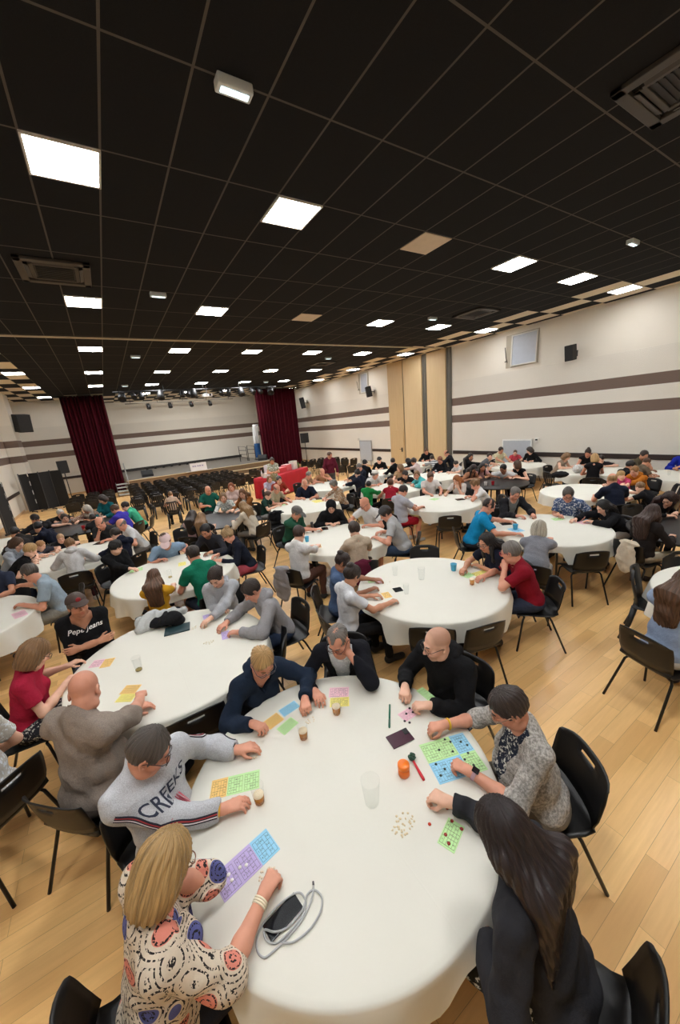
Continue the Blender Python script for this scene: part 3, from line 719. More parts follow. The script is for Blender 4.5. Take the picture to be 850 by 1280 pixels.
struct('floor', B().box(((XL+XR)/2, (YF+YS)/2, -.05), (XR-XL+.6, YS-YF+.6, .1)), m_floor())
struct('ceiling', B().box(((XL+XR)/2, (YF+YS)/2, H+.05), (XR-XL+.6, YS-YF+.6, .1)), m_ceiling())
struct('wall_left', B().box((XL-.1, (YF+YB)/2, H/2), (.2, YB-YF, H)), WALL)
struct('wall_right', B().box((XR+.1, (YF+YB)/2, H/2), (.2, YB-YF, H)), WALL)
struct('wall_front', B().box(((XL+XR)/2, YF-.1, H/2), (XR-XL+.4, .2, H)), WALL)
b = B(); b.box(((XL-.4)/2-.0, YB+.1, H/2), (abs(XL)-.4+.0, .2, H)); struct('wall_back_left', b, WALL)
struct('wall_back_right', B().box(((10.6+XR)/2, YB+.1, H/2), (XR-10.6, .2, H)), WALL)
struct('wall_stage', B().box((5., YS+.1, H/2), (14., .2, H)), WALL)
struct('wall_stage_left', B().box((-.7, (YB+YS)/2+.1, H/2), (.2, YS-YB-.2, H)), WALL)
struct('wall_stage_right', B().box((11.2, (YB+YS)/2+.1, H/2), (.2, YS-YB-.2, H)), WALL)
struct('wall_pier', B().box((XL+.26, 23.4, H/2), (.5, 1.1, H)), WALL)
def trimbox(n, c, d, m): struct('trim_%d' % n, B().box(c, d, None, .008), m)
trimbox(1, (XR-.015, (YF+11.4)/2, .98), (.03, 11.4-YF, .15), RAILM); trimbox(2, (XR-.015, (15.75+YB)/2, .98), (.03, YB-15.75, .15), RAILM)
trimbox(3, (XL+.015, (YF+22.6)/2, .92), (.03, 22.6-YF, .14), RAILM); trimbox(4, (-2.2, YB-.015, 1.03), (3.2, .03, .14), RAILM)
trimbox(5, ((XL+XR)/2, 11.78, H-.015), (XR-XL, .10, .03), mplain((196, 184, 160), .5))
for n, c, d in (('right', (XR-.008, (YF+11.4)/2, .05), (.016, 11.4-YF, .1)), ('left', (XL+.008, (YF+22.6)/2, .05), (.016, 22.6-YF, .1)), ('back', (-2.2, YB-.008, .05), (3.2, .016, .1)), ('far_right', (XR-.008, (15.75+YB)/2, .05), (.016, YB-15.75, .1))):
    struct('baseboard_'+n, B().box(c, d), mplain((205, 170, 125), .5))
# veneered partition wall on the right with its hidden door
VEN = m_wood((196, 170, 128), (216, 192, 150)); VEN2 = m_wood((182, 154, 112), (204, 178, 134)); JAMB = mplain((112, 108, 98), .45, .3)
for n, (y0, y1, m) in enumerate(((11.72, 12.84, VEN), (13.17, 14.42, VEN), (14.50, 15.62, VEN2))):
    struct('wall_panel_%d' % (n+1), B().box((XR-.05, (y0+y1)/2, H/2), (.10, y1-y0, H-.02), None, .006), m)
for n, (y0, y1) in enumerate(((11.46, 11.70), (12.86, 13.15), (14.43, 14.49))):
    b = B(); b.box((XR-.03, (y0+y1)/2, H/2), (.06, y1-y0, H-.02))
    if y1-y0 > .1:
        for k in (.25, .75): b.box((XR-.07, y0+(y1-y0)*k, H/2), (.03, .03, H-.03))
    struct('trim_%d' % (6+n), b, JAMB)
d1 = struct('door_1', B().box((XR-.115, 15.03, 1.04), (.02, .96, 2.06), None, .004), VEN2)
b = B(); b.box((XR-.13, 14.68, 1.05), (.016, .10, .22), None, .004); b.tube([(XR-.14, 14.68, 1.08), (XR-.19, 14.68, 1.08), (XR-.19, 14.80, 1.08)], .011); b.obj('door_handle', BLACKM, d1)
# high windows, tilted open
def window(n, y0, y1, z0, z1):
    w = struct('window_%d' % n, B().box((XR-.012, (y0+y1)/2, (z0+z1)/2), (.02, y1-y0, z1-z0)), mplain((178, 170, 152), .6))
    b = B(); ym, zm = (y0+y1)/2-.11, (z0+z1)/2; hw, hh = (y1-y0)/2-.15, (z1-z0)/2-.05
    tilt = Matrix.Rotation(rad(2), 3, 'Y')
    for c, d in (((0, -hw, 0), (.05, .04, 2*hh)), ((0, hw, 0), (.05, .05, 2*hh)), ((0, 0, hh), (.05, 2*hw+.05, .04)), ((0, 0, -hh), (.05, 2*hw+.05, .04))):
        q = tilt @ Vector(c); b.box((XR-.06+q.x, ym+q.y, zm+q.z), d, tilt, .006)
    b.obj('window_frame', mplain((206, 204, 196), .4), w)
    b = B(); b.box((XR-.06, ym, zm), (.012, 2*hw-.04, 2*hh-.04), tilt); b.obj('pane', mplain((172, 178, 188), .6), w)
    b = B(); b.tube([(XR-.03, y1-.06, zm-.35), (XR-.16, y1-.10, zm-.2), (XR-.2, y1-.08, zm+.15)], .014); b.tube([(XR-.03, y1-.04, zm-.3), (XR-.14, y1-.05, zm-.33)], .018); b.obj('window_opener', mplain((60, 56, 52), .5, .5), w)
window(1, 7.68, 8.9, 4.11, 5.21); window(2, 17.35, 18.3, 4.2, 5.3)
# ceiling lights
PANEL = memit((252, 252, 252), 66.); PANELW = memit((252, 252, 252), 25.); FR = mplain((210, 208, 200), .5)
def cell(c, r): return GX0+GXS*c, GY0+GYS*r
def ceil_light(name, x, y, label, group):
    t = thing(name, label, 'light', (x, y, H), 0, group)
    b = B(); w, l = GXS/2-.012, GYS/4-.012
    for sx, sy, dx, dy in ((0, l+.004, 2*w+.03, .022), (0, -l-.004, 2*w+.03, .022), (w+.004, 0, .022, 2*l), (-w-.004, 0, .022, 2*l)): b.box((sx, sy, -.010), (dx, dy, .018))
    b.obj('frame', FR, t); B().box((0, 0, -.008), (2*w, 2*l, .012)).obj('diffuser', PANELW if (x > 11.5 or (x < -1.5 and y > 2)) else PANEL, t); return t
rows = [(-2.25, 'behind'), (1.25, 'nearest'), (4.75, 'second'), (8.25, 'third'), (11.75, 'fourth'), (15.0, 'fifth'), (18.4, 'sixth')]
cn = {-6.45: 'over the left wall', -2.5: 'leftmost of the main columns', 1.5: 'in the second column from the left', 5.5: 'in the middle column', 9.5: 'in the column right of centre', 13.5: 'in the second column from the right wall', 17.5: 'in the column along the right wall'}
for r, rn in rows:
    for c, nm in cn.items():
        if c == 5.5 and r in (1.25, 4.75): continue
        if c == -6.45 and 0 < r < 11: continue
        if r > 18 and c not in (-6.45, 1.5, 5.5, 9.5, 17.5): continue
        if r < 0 and c not in (-6.45, -2.5, 1.5, 9.5, 13.5): continue
        x, y = cell(c, r)
        ceil_light('ceiling_light', x, y, 'LED ceiling panel %s, %s row' % (nm, rn) if r > 0 else 'LED ceiling panel %s, behind the camera' % nm, 'square LED ceiling panels')
for r, nm in ((1.25, 'larger nearer'), (4.75, 'smaller farther')):
    x, y = cell(5.5, r); tag(B().box((x, y, H-.006), (GXS-.02, GYS/2-.02, .012), None, .003).obj('blank_ceiling_panel', mplain((214, 196, 172), .7)), 'unlit cream square panel among black ceiling tiles, the %s one' % nm, 'ceiling panel', 'cream ceiling panels')
# emergency lights on the ceiling grid
for i, (c, r, nm) in enumerate(((-.5, 0, 'at the top of the picture'), (-.5, 4.05, 'between the second row of left ceiling panels'), (-.5, 9.0, 'in the left half, third from the camera'), (-.5, 15.0, 'near the stage on the left'), (11.6, .02, 'over the right part, nearest the camera'), (11.6, 4.05, 'above the right tables, second from the camera'), (11.6, 9.0, 'in the right half, third from the camera'), (11.6, 15., 'near the stage on the right'))):
    x, y = cell(c, r); t = thing('emergency_light', 'small white emergency light block '+nm, 'emergency light', (x, y, H), 0, 'emergency lights')
    b = B(); b.box((0, 0, -.035), (.28, .11, .07), None, .012); b.obj('housing', mplain((205, 212, 214), .3), t); b = B(); b.box((0, -.0, -.073), (.22, .05, .006)); b.obj('lens', memit((205, 235, 240), 2.2), t)
# four-way air conditioning cassettes
def cassette(x, y, label):
    t = thing('air_conditioner', label, 'air conditioner', (x, y, H)); b = B()
    g, o = mplain((62, 57, 52), .5), .46
    for k in range(4):
        R = Matrix.Rotation(k*math.pi/2, 3, 'Z'); q = R @ Vector((0, o-.05, -.02)); b.box(q, (2*o, .10, .04), R, .008); q = R @ Vector((0, .28, -.018)); b.box(q, (.56, .05, .035), R, .006)
    b.obj('frame', g, t); b = B(); b.box((0, 0, -.012), (.5, .5, .02))
    for k in range(9): b.box((0, -.2+k*.05, -.025), (.46, .012, .01))
    b.obj('grille', mplain((30, 29, 28), .6), t)
    for k in range(4):
        R = Matrix.Rotation(k*math.pi/2, 3, 'Z'); b = B(); b.box(R @ Vector((0, .335, -.035)), (.5, .055, .008), R @ Matrix.Rotation(.35, 3, 'X'), .002); b.obj('air_flap', mplain((60, 55, 50), .5), t)
cassette(-.04, 7.62, 'large dark air conditioning cassette in the left ceiling'); cassette(4.95, 1.62, 'dark air conditioning cassette cut by the top right corner'); cassette(9.7, 7.5, 'dark air conditioning cassette above the right tables'); cassette(9.2, 15.4, 'small distant air conditioning cassette near the stage')
# stage
DECK = mplain((120, 114, 106), .6); FASC = m_wood((112, 88, 62), (134, 108, 78)); NOSE = mplain((214, 196, 158), .5)
st = struct('floor_stage', B().box((4.95, (23.2+YS)/2, .35), (8.7, YS-23.2, .70)), DECK); st['kind'] = 'structure'
B().box((4.95, 23.19, .34), (8.72, .03, .66)).obj('fascia_panel', FASC, st); B().box((4.95, 23.17, .685), (8.74, .07, .035), None, .006).obj('nosing_trim', NOSE, st)
struct('baseboard_stage', B().box((4.95, YS-.02, .80), (8.7, .03, .18)), mplain((40, 34, 30), .6))
t = thing('stage_steps', 'low brown steps with pale nosings in front of the stage', 'steps', (6.6, 22.8, 0))
for k, (y, z) in enumerate(((-.55, .2), (-.2, .43))):
    o = B().box((0, y+.15, z/2), (3.6, .7-.35*k, z)).obj('step', FASC, t); B().box((0, y-.2+.17*k, z), (3.62, .07, .035)).obj('nosing', NOSE, o)
t = thing('stage_stairs', 'small grey stairs with a sloping handrail at the left stage end', 'stairs', (.35, 22.9, 0))
for k in range(4): B().box((0, .26*k-.5, .09+.16*k), (.55, .27, .05)).obj('tread', mplain((176, 176, 170), .5), t)
for x in (-.29, .29): B().box((x, -.1, .32), (.03, 1.2, .12), Matrix.Rotation(.55, 3, 'X')).obj('side_panel', mplain((60, 58, 56), .5), t)
b = B(); b.tube([(.3, -.55, 0), (.3, -.55, 1.0), (.3, .4, 1.65), (.3, .4, .6)], .022); b.tube([(.3, -.55, .6), (.3, .4, 1.25)], .018); b.obj('handrail', mplain((168, 168, 164), .4, .6), t)
t = thing('folded_railing', 'black metal railing sections standing at the right of the stage', 'railing', (8.0, 25.2, .7))
for k in range(2):
    b = B(); x = -.3+.6*k; b.tube([(x, 0, 0), (x, 0, 1.05), (x+.55, .1, .95), (x+.55, .1, 0)], .022); b.tube([(x, 0, .5), (x+.55, .1, .45)], .016); b.tube([(x, 0, .78), (x+.55, .1, .72)], .016); b.obj('rail_section', BLACKM, t)
t = thing('feather_banner', 'tall banner with white top and blue lower half beside the right curtain', 'banner', (8.95, 25.0, .7))
b = B(); b.tube([(0, 0, 0), (0, 0, 1.9), (.1, 0, 2.25), (.3, 0, 2.42)], .015); b.obj('pole', STEEL, t); b = B(); b.box((0, 0, .015), (.5, .4, .03), None, .01); b.obj('base', BLACKM, t)
def flag(z0, z1, mat, nm):
    n = 10; P = [[(-.18+.42*j/5+.10*max(0, (z0+(z1-z0)*i/n-1.5))**1.5, .03*math.sin(j*1.1+i*.3), min(z0+(z1-z0)*i/n, 9)) for j in range(6)] for i in range(n+1)]; link(nm, shell(P, lambda i, j: True, .004), mat, t)
flag(.15, 1.12, mplain((34, 84, 138), .7), 'blue_cloth'); flag(1.125, 2.4, mplain((224, 226, 226), .7), 'white_cloth')
t = thing('table_sign', 'white sign board resting on the front edge of the stage', 'sign', (4.45, 23.02, .70)); B().box((0, .02, .25), (.95, .03, .46), Matrix.Rotation(-.15, 3, 'X'), .005).obj('sign_board', mplain((222, 216, 214), .6), t)
b = B(); b.box((0, .05, .012), (1.5, .26, .022), None, .004); b.obj('shelf_board', mplain((205, 200, 190), .6), t)
b = B()
for i, c in enumerate((-.3, -.18, -.02, .1, .24)): b.box((c, -.002-.0, .30), (.09, .004, .07), Matrix.Rotation(-.15, 3, 'X'))
b.obj('faint_lettering', mplain((150, 140, 170), .6), t)
def monitor(x, y, z, rz, label):
    t = thing('stage_monitor', label, 'speaker', (x, y, z), rz); P = [[(sx*.30, y_, z_) for y_, z_ in ((-.25, 0), (.25, 0), (.2, .3), (-.05, .38), (-.25, .12))] for sx in (-1, -.33, .33, 1)]
    v = [p for r in P for p in r]; f = [(i*5+j, i*5+(j+1) % 5, (i+1)*5+(j+1) % 5, (i+1)*5+j) for i in range(3) for j in range(5)]+[(4, 3, 2, 1, 0), (15, 16, 17, 18, 19)]
    link('cabinet', mesh(v, f, False), BLACKM, t); B().box((0, -.16, .25), (.5, .02, .28), Matrix.Rotation(-.66, 3, 'X'), .004).obj('grille', mplain((38, 38, 38), .7), t)
monitor(1.75, 24.2, .7, 0., 'black wedge stage monitor at the left front of the stage'); monitor(8.95, 24.2, .7, -.5, 'black wedge stage monitor at the right front of the stage')
for k in range(7):
    b = B(); b.box((0, 0, .08), (.12, .1, .14), Matrix.Rotation(.3, 3, 'X'), .02); b.tube([(-.08, 0, 0), (-.08, 0, .12), (.08, 0, .12), (.08, 0, 0)], .012)
    o = b.obj('floor_lamp_can', BLACKM, None, loc=(2.2+k*.55, 29.5, .7)); tag(o, 'small black light can in the row along the stage back wall', 'stage light', 'light cans along the back of the stage')
# curtains
def curtain(name, x0, x1, y, z0, z1, n, label, seed):
    t = thing(name, label, 'curtain', ((x0+x1)/2, y, z0)); m = n*10; W = x1-x0; P = []
    for i in range(13):
        z = (z1-z0)*i/12; row = []
        for j in range(m+1):
            u = j/m; a = 2*math.pi*n*u; row.append((-W/2+W*u+.03*math.sin(a*.37+seed), .13*math.sin(a+.5*math.sin(a*.31+seed)+.15*math.sin(z))*(.8+.2*math.sin(j*.7)), z))
        P.append(row)
    vm = NT('burgundy_velvet'); vm.col(vm.mix(vm.noise(6, 3), lin((52, 5, 18)), lin((80, 10, 26)))); vm.set(Roughness=.8); vm.b.inputs['Specular IOR Level'].default_value = .15
    link('cloth', shell(P, lambda i, j: True, .01), vm.m, t); b = B(); b.tube([(-W/2-.1, 0, z1-z0+.03), (W/2+.1, 0, z1-z0+.03)], .03); b.obj('curtain_rail', BLACKM, t)
curtain('stage_curtain', -1.42, .5, 24.3, .02, 5.28, 11, 'dark burgundy velvet curtain hanging at the left of the stage', 0)
curtain('stage_curtain', 9.05, 12.0, 24.3, .05, 5.28, 15, 'wide burgundy velvet curtain hanging at the right of the stage', 2)
# lighting trusses, spotlights, projector
for n, (y, z, x0, x1) in enumerate(((21.4, 5.12, .9, 9.4), (26.3, 4.95, 1.6, 8.2))):
    t = thing('lighting_bar', ['black lighting bar close under the ceiling in front of the stage', 'thin pale lighting bar over the rear of the stage'][n], 'lighting bar', (0, y, z)); b = B(); b.tube([(x0, 0, 0), (x1, 0, 0)], .03)
    b.obj('pipe', [BLACKM, mplain((120, 112, 100), .5)][n], t); b = B()
    for k in range(5): xx = x0+.3+(x1-x0-.6)*k/4; b.tube([(xx, 0, 0), (xx, 0, H-z)], .012, 6)
    b.obj('hanger', BLACKM, t)
def spot(x, y, z, rz, tilt, label, big, grp):
    t = thing('spotlight', label, 'spotlight', (x, y, z), rz, grp); R = Matrix.Rotation(tilt, 3, 'X'); k = 1.5 if big else 1.05
    b = B(); b.lathe([(.05*k, .16*k), (.09*k, .14*k), (.11*k, .0), (.125*k, -.16*k), (.105*k, -.16*k), (.10*k, -.1*k), (.0, -.1*k)], 14); b.v = [tuple(R @ Vector(p)+Vector((0, 0, -.16))) for p in b.v]; b.obj('lamp_can', BLACKM, t)
    b = B(); b.tube([(-.14*k, 0, -.16), (-.14*k, 0, .0), (.14*k, 0, 0), (.14*k, 0, -.16)], .012, 6); b.obj('yoke', BLACKM, t)
for k, x in enumerate((1.25, 1.75, 2.1, 3.0, 4.05, 4.35, 4.62, 6.1, 6.5, 7.2, 7.9, 8.35, 9.0)): spot(x, 21.4, 5.09, R0.uniform(-.5, .5), R0.uniform(-.9, .2), 'black spotlight hanging in the crowded bar before the stage', k % 3 == 0, 'spotlights on the front lighting bar')
for x in (2.1, 4.35, 6.5, 8.35):      # fill lamps added near the front bar to brighten the stage wall
    ld = bpy.data.lights.new('stage_wall_fill', 'SPOT'); ld.energy = 260; ld.spot_size = 1.2; ld.spot_blend = .8; ld.shadow_soft_size = .1; ld.color = (1, .95, .88); lo = bpy.data.objects.new('stage_wall_fill', ld); COL.objects.link(lo); lo.location = (x, 21.7, 4.9); lo.rotation_euler = (Vector((x*.9+.6, YS, 2.6))-Vector((x, 21.7, 4.9))).to_track_quat('-Z', 'Y').to_euler()
for k, x in enumerate((2.85, 4.1, 5.4, 6.6)): spot(x, 26.3, 4.93, 0, -.5, '%s of four dark spotlights on the pale rear bar' % ('leftmost', 'second from left', 'third from left', 'rightmost')[k], False, 'spotlights on the rear bar')
t = thing('video_projector', 'white projector hung from the ceiling before the stage', 'projector', (5.55, 22.4, H)); b = B(); b.box((0, 0, -.5), (.5, .4, .16), None, .03); b.obj('housing', mplain((215, 215, 215), .4), t); b = B(); b.tube([(0, 0, 0), (0, 0, -.43)], .025); b.obj('pole', mplain((200, 200, 200), .4), t); b = B(); b.lathe([(.06, 0), (.06, .03), (.045, .03), (.045, .01), (0, .01)], 14); b.v = [(x+.12, z*-1+.215-.415, y-.5) for x, y, z in b.v]; b.obj('lens', BLACKM, t)
# loudspeakers
def speaker(x, y, z, rz, label, mount, w=.3, h=.5, tilt=.15):
    t = thing('loudspeaker', label, 'speaker', (x, y, z), rz); R = Matrix.Rotation(tilt, 3, 'X'); b = B(); b.box((0, 0, 0), (w, w*.85, h), R, .02); b.obj('cabinet', BLACKM, t)
    b = B(); q = R @ Vector((0, -w*.43, 0)); b.box(q, (w*.9, .012, h*.92), R, .005); b.obj('grille', mplain((34, 34, 35), .8), t); b = B(); b.tube([(0, w*.3, 0), (0, w*.3+mount, -.02)], .02); b.box((0, w*.3+mount, -.02), (.1, .02, .18)); b.obj('wall_mount', mplain((60, 60, 60), .5), t)
speaker(XR-.33, 6.46, 4.19, -math.pi/2-.12, 'black loudspeaker on the right wall beside the open window', .2, .26, .46); speaker(XR-.35, 16.95, 4.2, -math.pi/2-.5, 'black loudspeaker on the right wall by the far window', .22, .34, .55); speaker(XR-.4, 24.9, 4.3, -math.pi/2-.5, 'black loudspeaker high on the right wall near the curtain', .27, .4, .75)
speaker(-3.0, 22.95, 4.05, .55, 'black loudspeaker bracketed high on the left corner pier', .3, .55, .8)
def stand_speaker(x, y, z, rz, label, l2, base):
    speaker(x, y, z, rz, label, .02, .42, .62, 0.); t = thing('speaker_stand', l2, 'stand', (x, y, 0), rz); b = B(); b.tube([(0, 0, .05), (0, 0, z-.31)], .022); b.obj('pole', BLACKM, t)
    if base: B().box((0, 0, .09), (.5, .4, .16), None, .02).obj('base', BLACKM, t)
    else:
        for k in range(3): a = k*2.09+.5; b = B(); b.tube([(0, 0, .5), (.45*math.cos(a), .45*math.sin(a), .01)], .013); b.obj('leg', BLACKM, t)
stand_speaker(-1.98, 22.9, 1.85, .2, 'black loudspeaker on a pole beside the black folding screen', 'black pole stand between folding screen and left curtain', True); stand_speaker(11.0, 21.6, 1.95, .2, 'black loudspeaker on a pole before the right curtain', 'black tripod stand before the right wall and curtain', False)
# folding screens
def screen(P, hgt, label):
    t = thing('folding_screen', label, 'screen', (P[0][0], P[0][1], 0)); fm = mplain((26, 26, 27), .9)
    for i in range(len(P)-1):
        a, c = Vector((*P[i], 0))-Vector((*P[0], 0)), Vector((*P[i+1], 0))-Vector((*P[0], 0)); d = c-a; R = Matrix.Rotation(math.atan2(d.y, d.x), 3, 'Z')
        o = B().box((a+c)/2+Vector((0, 0, hgt/2+.06)), (d.length-.03, .035, hgt-.04), R, .008).obj('panel', fm, t)
        B().box(a+Vector((0, 0, hgt/2+.08)), (.03, .05, hgt), R).obj('post', mplain((70, 70, 72), .4, .6), o); b = B(); b.box((a+c)/2+Vector((0, 0, .05)), (.04, .45, .03), R)
        for s_ in (-.2, .2): b.ball((a+c)/2+R @ Vector((0, s_, .03)), .028, 6)
        b.obj('foot', BLACKM, o)
    b = B(); a = Vector((*P[1], 0))-Vector((*P[0], 0))
    for k in range(4): b.box(a+Vector((0, -.03, .5+.42*k)), (.03, .02, .2), None, .004)
    b.obj('hinge', mplain((215, 215, 215), .5), t)
screen([(-3.55, 21.55), (-3.25, 21.75), (-2.85, 21.6), (-2.45, 21.8), (-1.98, 21.65)], 1.75, 'black folding screen with white hinges in the far left corner'); screen([(-3.45, 16.2), (-3.3, 16.9), (-3.5, 17.5)], 1.75, 'black folding screen cut by the left picture edge')
# things on the right wall
def board(y0, y1, z0, z1, label, frame):
    t = thing('whiteboard', label, 'board', (XR-.06, (y0+y1)/2, 0)); B().box((0, 0, (z0+z1)/2), (.03, y1-y0-.04, z1-z0-.04)).obj('writing_surface', mplain((178, 184, 190), .3), t); b = B(); w = (y1-y0)/2
    for c, d in (((0, -w, (z0+z1)/2), (.045, .04, z1-z0)), ((0, w, (z0+z1)/2), (.045, .04, z1-z0)), ((0, 0, z1), (.045, 2*w+.04, .05)), ((0, 0, z0), (.045, 2*w+.04, .04))): b.box(c, d)
    b.obj('frame', frame, t); b = B()
    for q in (-w+.06, w-.06): b.box((-.05, q, z0/2+.03), (.04, .04, z0+.06)); b.box((-.12, q, .03), (.4, .05, .04)) if False else None
    b.obj('leg', mplain((150, 150, 150), .4), t)
board(7.72, 8.88, .3, 1.5, 'pale whiteboard with white frame standing below the open window', mplain((232, 232, 228), .4)); board(17.42, 18.56, .35, 1.52, 'grey board standing against the far right wall', mplain((160, 160, 158), .4))
t = thing('wall_thermostat', 'small white control box on the right wall beside the whiteboard', 'control box', (XR-.03, 7.55, 1.48)); B().box((0, 0, 0), (.05, .16, .16), None, .01).obj('housing', mplain((225, 222, 214), .4), t); B().box((-.028, 0, .02), (.006, .08, .05)).obj('display', BLACKM, t)
t = thing('wall_thermostat', 'tiny pale control box above the grey board', 'control box', (XR-.03, 18.75, 1.6)); B().box((0, 0, 0), (.05, .16, .16), None, .01).obj('housing', mplain((205, 200, 190), .4), t)
# ------------------------------------------------------------------ chairs and tables
PLAST = mplain((17, 16, 16), .42); LEGM = mplain((20, 20, 21), .4, .3)
def make_shell_chair(slot=True, rounded=False):
    t = bpy.data.objects.new('chair', None); COL.objects.link(t)
    prof = [(.235, .425), (.215, .448), (.14, .452), (.05, .446), (-.05, .440), (-.13, .445), (-.178, .470), (-.205, .515), (-.222, .575), (-.234, .635), (-.245, .70), (-.252, .742), (-.257, .768), (-.262, .795), (-.268, .815)]
    us = np.array([-1, -.86, -.7, -.5, -.28, -.1, .1, .28, .5, .7, .86, 1]); W = lambda i: .215 if i < 8 else .225-.004*max(0, i-10)-(.035*max(0, i-11) if rounded else 0)
    def pt(i, u):
        y, z = prof[i]; w = W(i); c = abs(u)**3
        if i >= 7: y += .045*c*(1 if i < 13 else .8)-.0; z -= (.018*max(0, i-12)*c)
        elif i > 0: z += .016*c; 
        else: z += .004*c
        return (u*w, y, z)
    P = [[pt(i, u) for u in us] for i in range(len(prof))]
    link('seat', shell(P[:8], lambda i, j: True, .009), PLAST, t)
    link('backrest', shell(P[7:], lambda i, j: not (slot and i == 4 and 4 <= j <= 6), .009), PLAST, t)
    for sx in (-1, 1):
        b = B(); b.tube([(.12*sx, .16, .432), (.19*sx, .165, .425), (.205*sx, .18, .40), (.232*sx, .235, .0)], .0115); b.obj('leg', LEGM, t)
        b = B(); b.tube([(.12*sx, -.10, .430), (.185*sx, -.11, .42), (.20*sx, -.125, .395), (.238*sx, -.285, .0)], .0115); b.obj('leg', LEGM, t)
    return t
def make_resin_chair(slats):
    t = bpy.data.objects.new('chair', None); COL.objects.link(t); dk = mplain((30, 30, 31), .45)
    P = [[(x*(.21-.02*abs(i/4-.5)), .22-.42*i/4, .43+(.018*x*x)-.012*math.sin(i*.78)) for x in np.linspace(-1, 1, 7)] for i in range(5)]; link('seat', shell(P, lambda i, j: True, .014), dk, t)
    n = 9; pr = [(-.19, .44), (-.205, .52), (-.225, .60), (-.245, .68), (-.262, .76), (-.272, .82), (-.278, .86)]; wd = [.15, .17, .20, .215, .21, .18, .12]
    if slats: n = 14
    P = [[(u*wd[i], pr[i][0]+.05*u*u, pr[i][1]) for u in np.linspace(-1, 1, n)] for i in range(7)]
    link('backrest', shell(P, (lambda i, j: not (1 <= i <= 4 and j % 2 == 1 and 0 < j < n-2)) if slats else (lambda i, j: not (i in (2, 3, 4) and j in (2, 5))), .012), dk, t)
    for sx in (-1, 1):
        b = B(); b.tube([(.17*sx, .17, .425), (.19*sx, .19, .2), (.205*sx, .215, 0)], [.030, .024, .02], 8); b.obj('leg', dk, t); b = B(); b.tube([(.165*sx, -.18, .44), (.18*sx, -.215, .2), (.2*sx, -.28, 0)], [.032, .026, .02], 8); b.obj('leg', dk, t)
    return t
PROTO = {}
def chair(kind, pos, rz, label, group=None):
    name = {'shell': 'shell_chair', 'round': 'shell_chair', 'plain': 'shell_chair', 'resin': 'resin_chair', 'slat': 'resin_chair'}[kind]
    if kind not in PROTO:
        o = PROTO[kind] = {'shell': lambda: make_shell_chair(True), 'round': lambda: make_shell_chair(True, True), 'plain': lambda: make_shell_chair(False), 'resin': lambda: make_resin_chair(False), 'slat': lambda: make_resin_chair(True)}[kind](); o.name = name
    else: o = copy_tree(PROTO[kind])
    for k in ('group',):
        if k in o: del o[k]
    o.location = (pos[0], pos[1], 0); o.rotation_euler = (0, 0, rz); tag(o, label, 'chair', group); return o
TW = mplain((196, 190, 178), .5); TD = mplain((30, 28, 28), .45)
def m_tablecloth():
    t = NT('ivory_tablecloth'); v = t.coord(); t.col(t.mix(t.noise(3, 3, v), lin((219, 217, 205)), lin((226, 224, 213)))); t.set(Roughness=.85); t.b.inputs['Specular IOR Level'].default_value = .2
    sp = t.n('ShaderNodeSeparateXYZ'); t.l(v, sp.inputs[0]); cr = t.math('MAXIMUM', t.math('LESS_THAN', t.math('ABSOLUTE', t.math('ADD', sp.outputs[0], -.02)), .004), t.math('LESS_THAN', t.math('ABSOLUTE', t.math('ADD', sp.outputs[1], .03)), .004))
    h = t.math('ADD', t.math('MULTIPLY', cr, .35), t.math('ADD', t.math('MULTIPLY', t.noise(5, 2, v), .5), t.math('MULTIPLY', t.noise(600, 1, v), .06))); t.bump(h, .35, .008); return t.m
CLOTH = None
def table_frame(c, label, top, group='round tables'):
    t = thing('round_table', label, 'table', (*c, 0), 0, group)
    b = B(); b.lathe([(0, .715), (.87, .715), (.88, .722), (.88, .742), (.87, .748), (0, .748)], 48); b.obj('tabletop', top, t)
    for k in range(4):
        a = math.pi/4+k*math.pi/2; b = B(); b.tube([(.42*math.cos(a), .42*math.sin(a), .715), (.52*math.cos(a), .52*math.sin(a), .012)], .017); b.obj('leg', mplain((90, 90, 92), .4, .6), t)
    return t
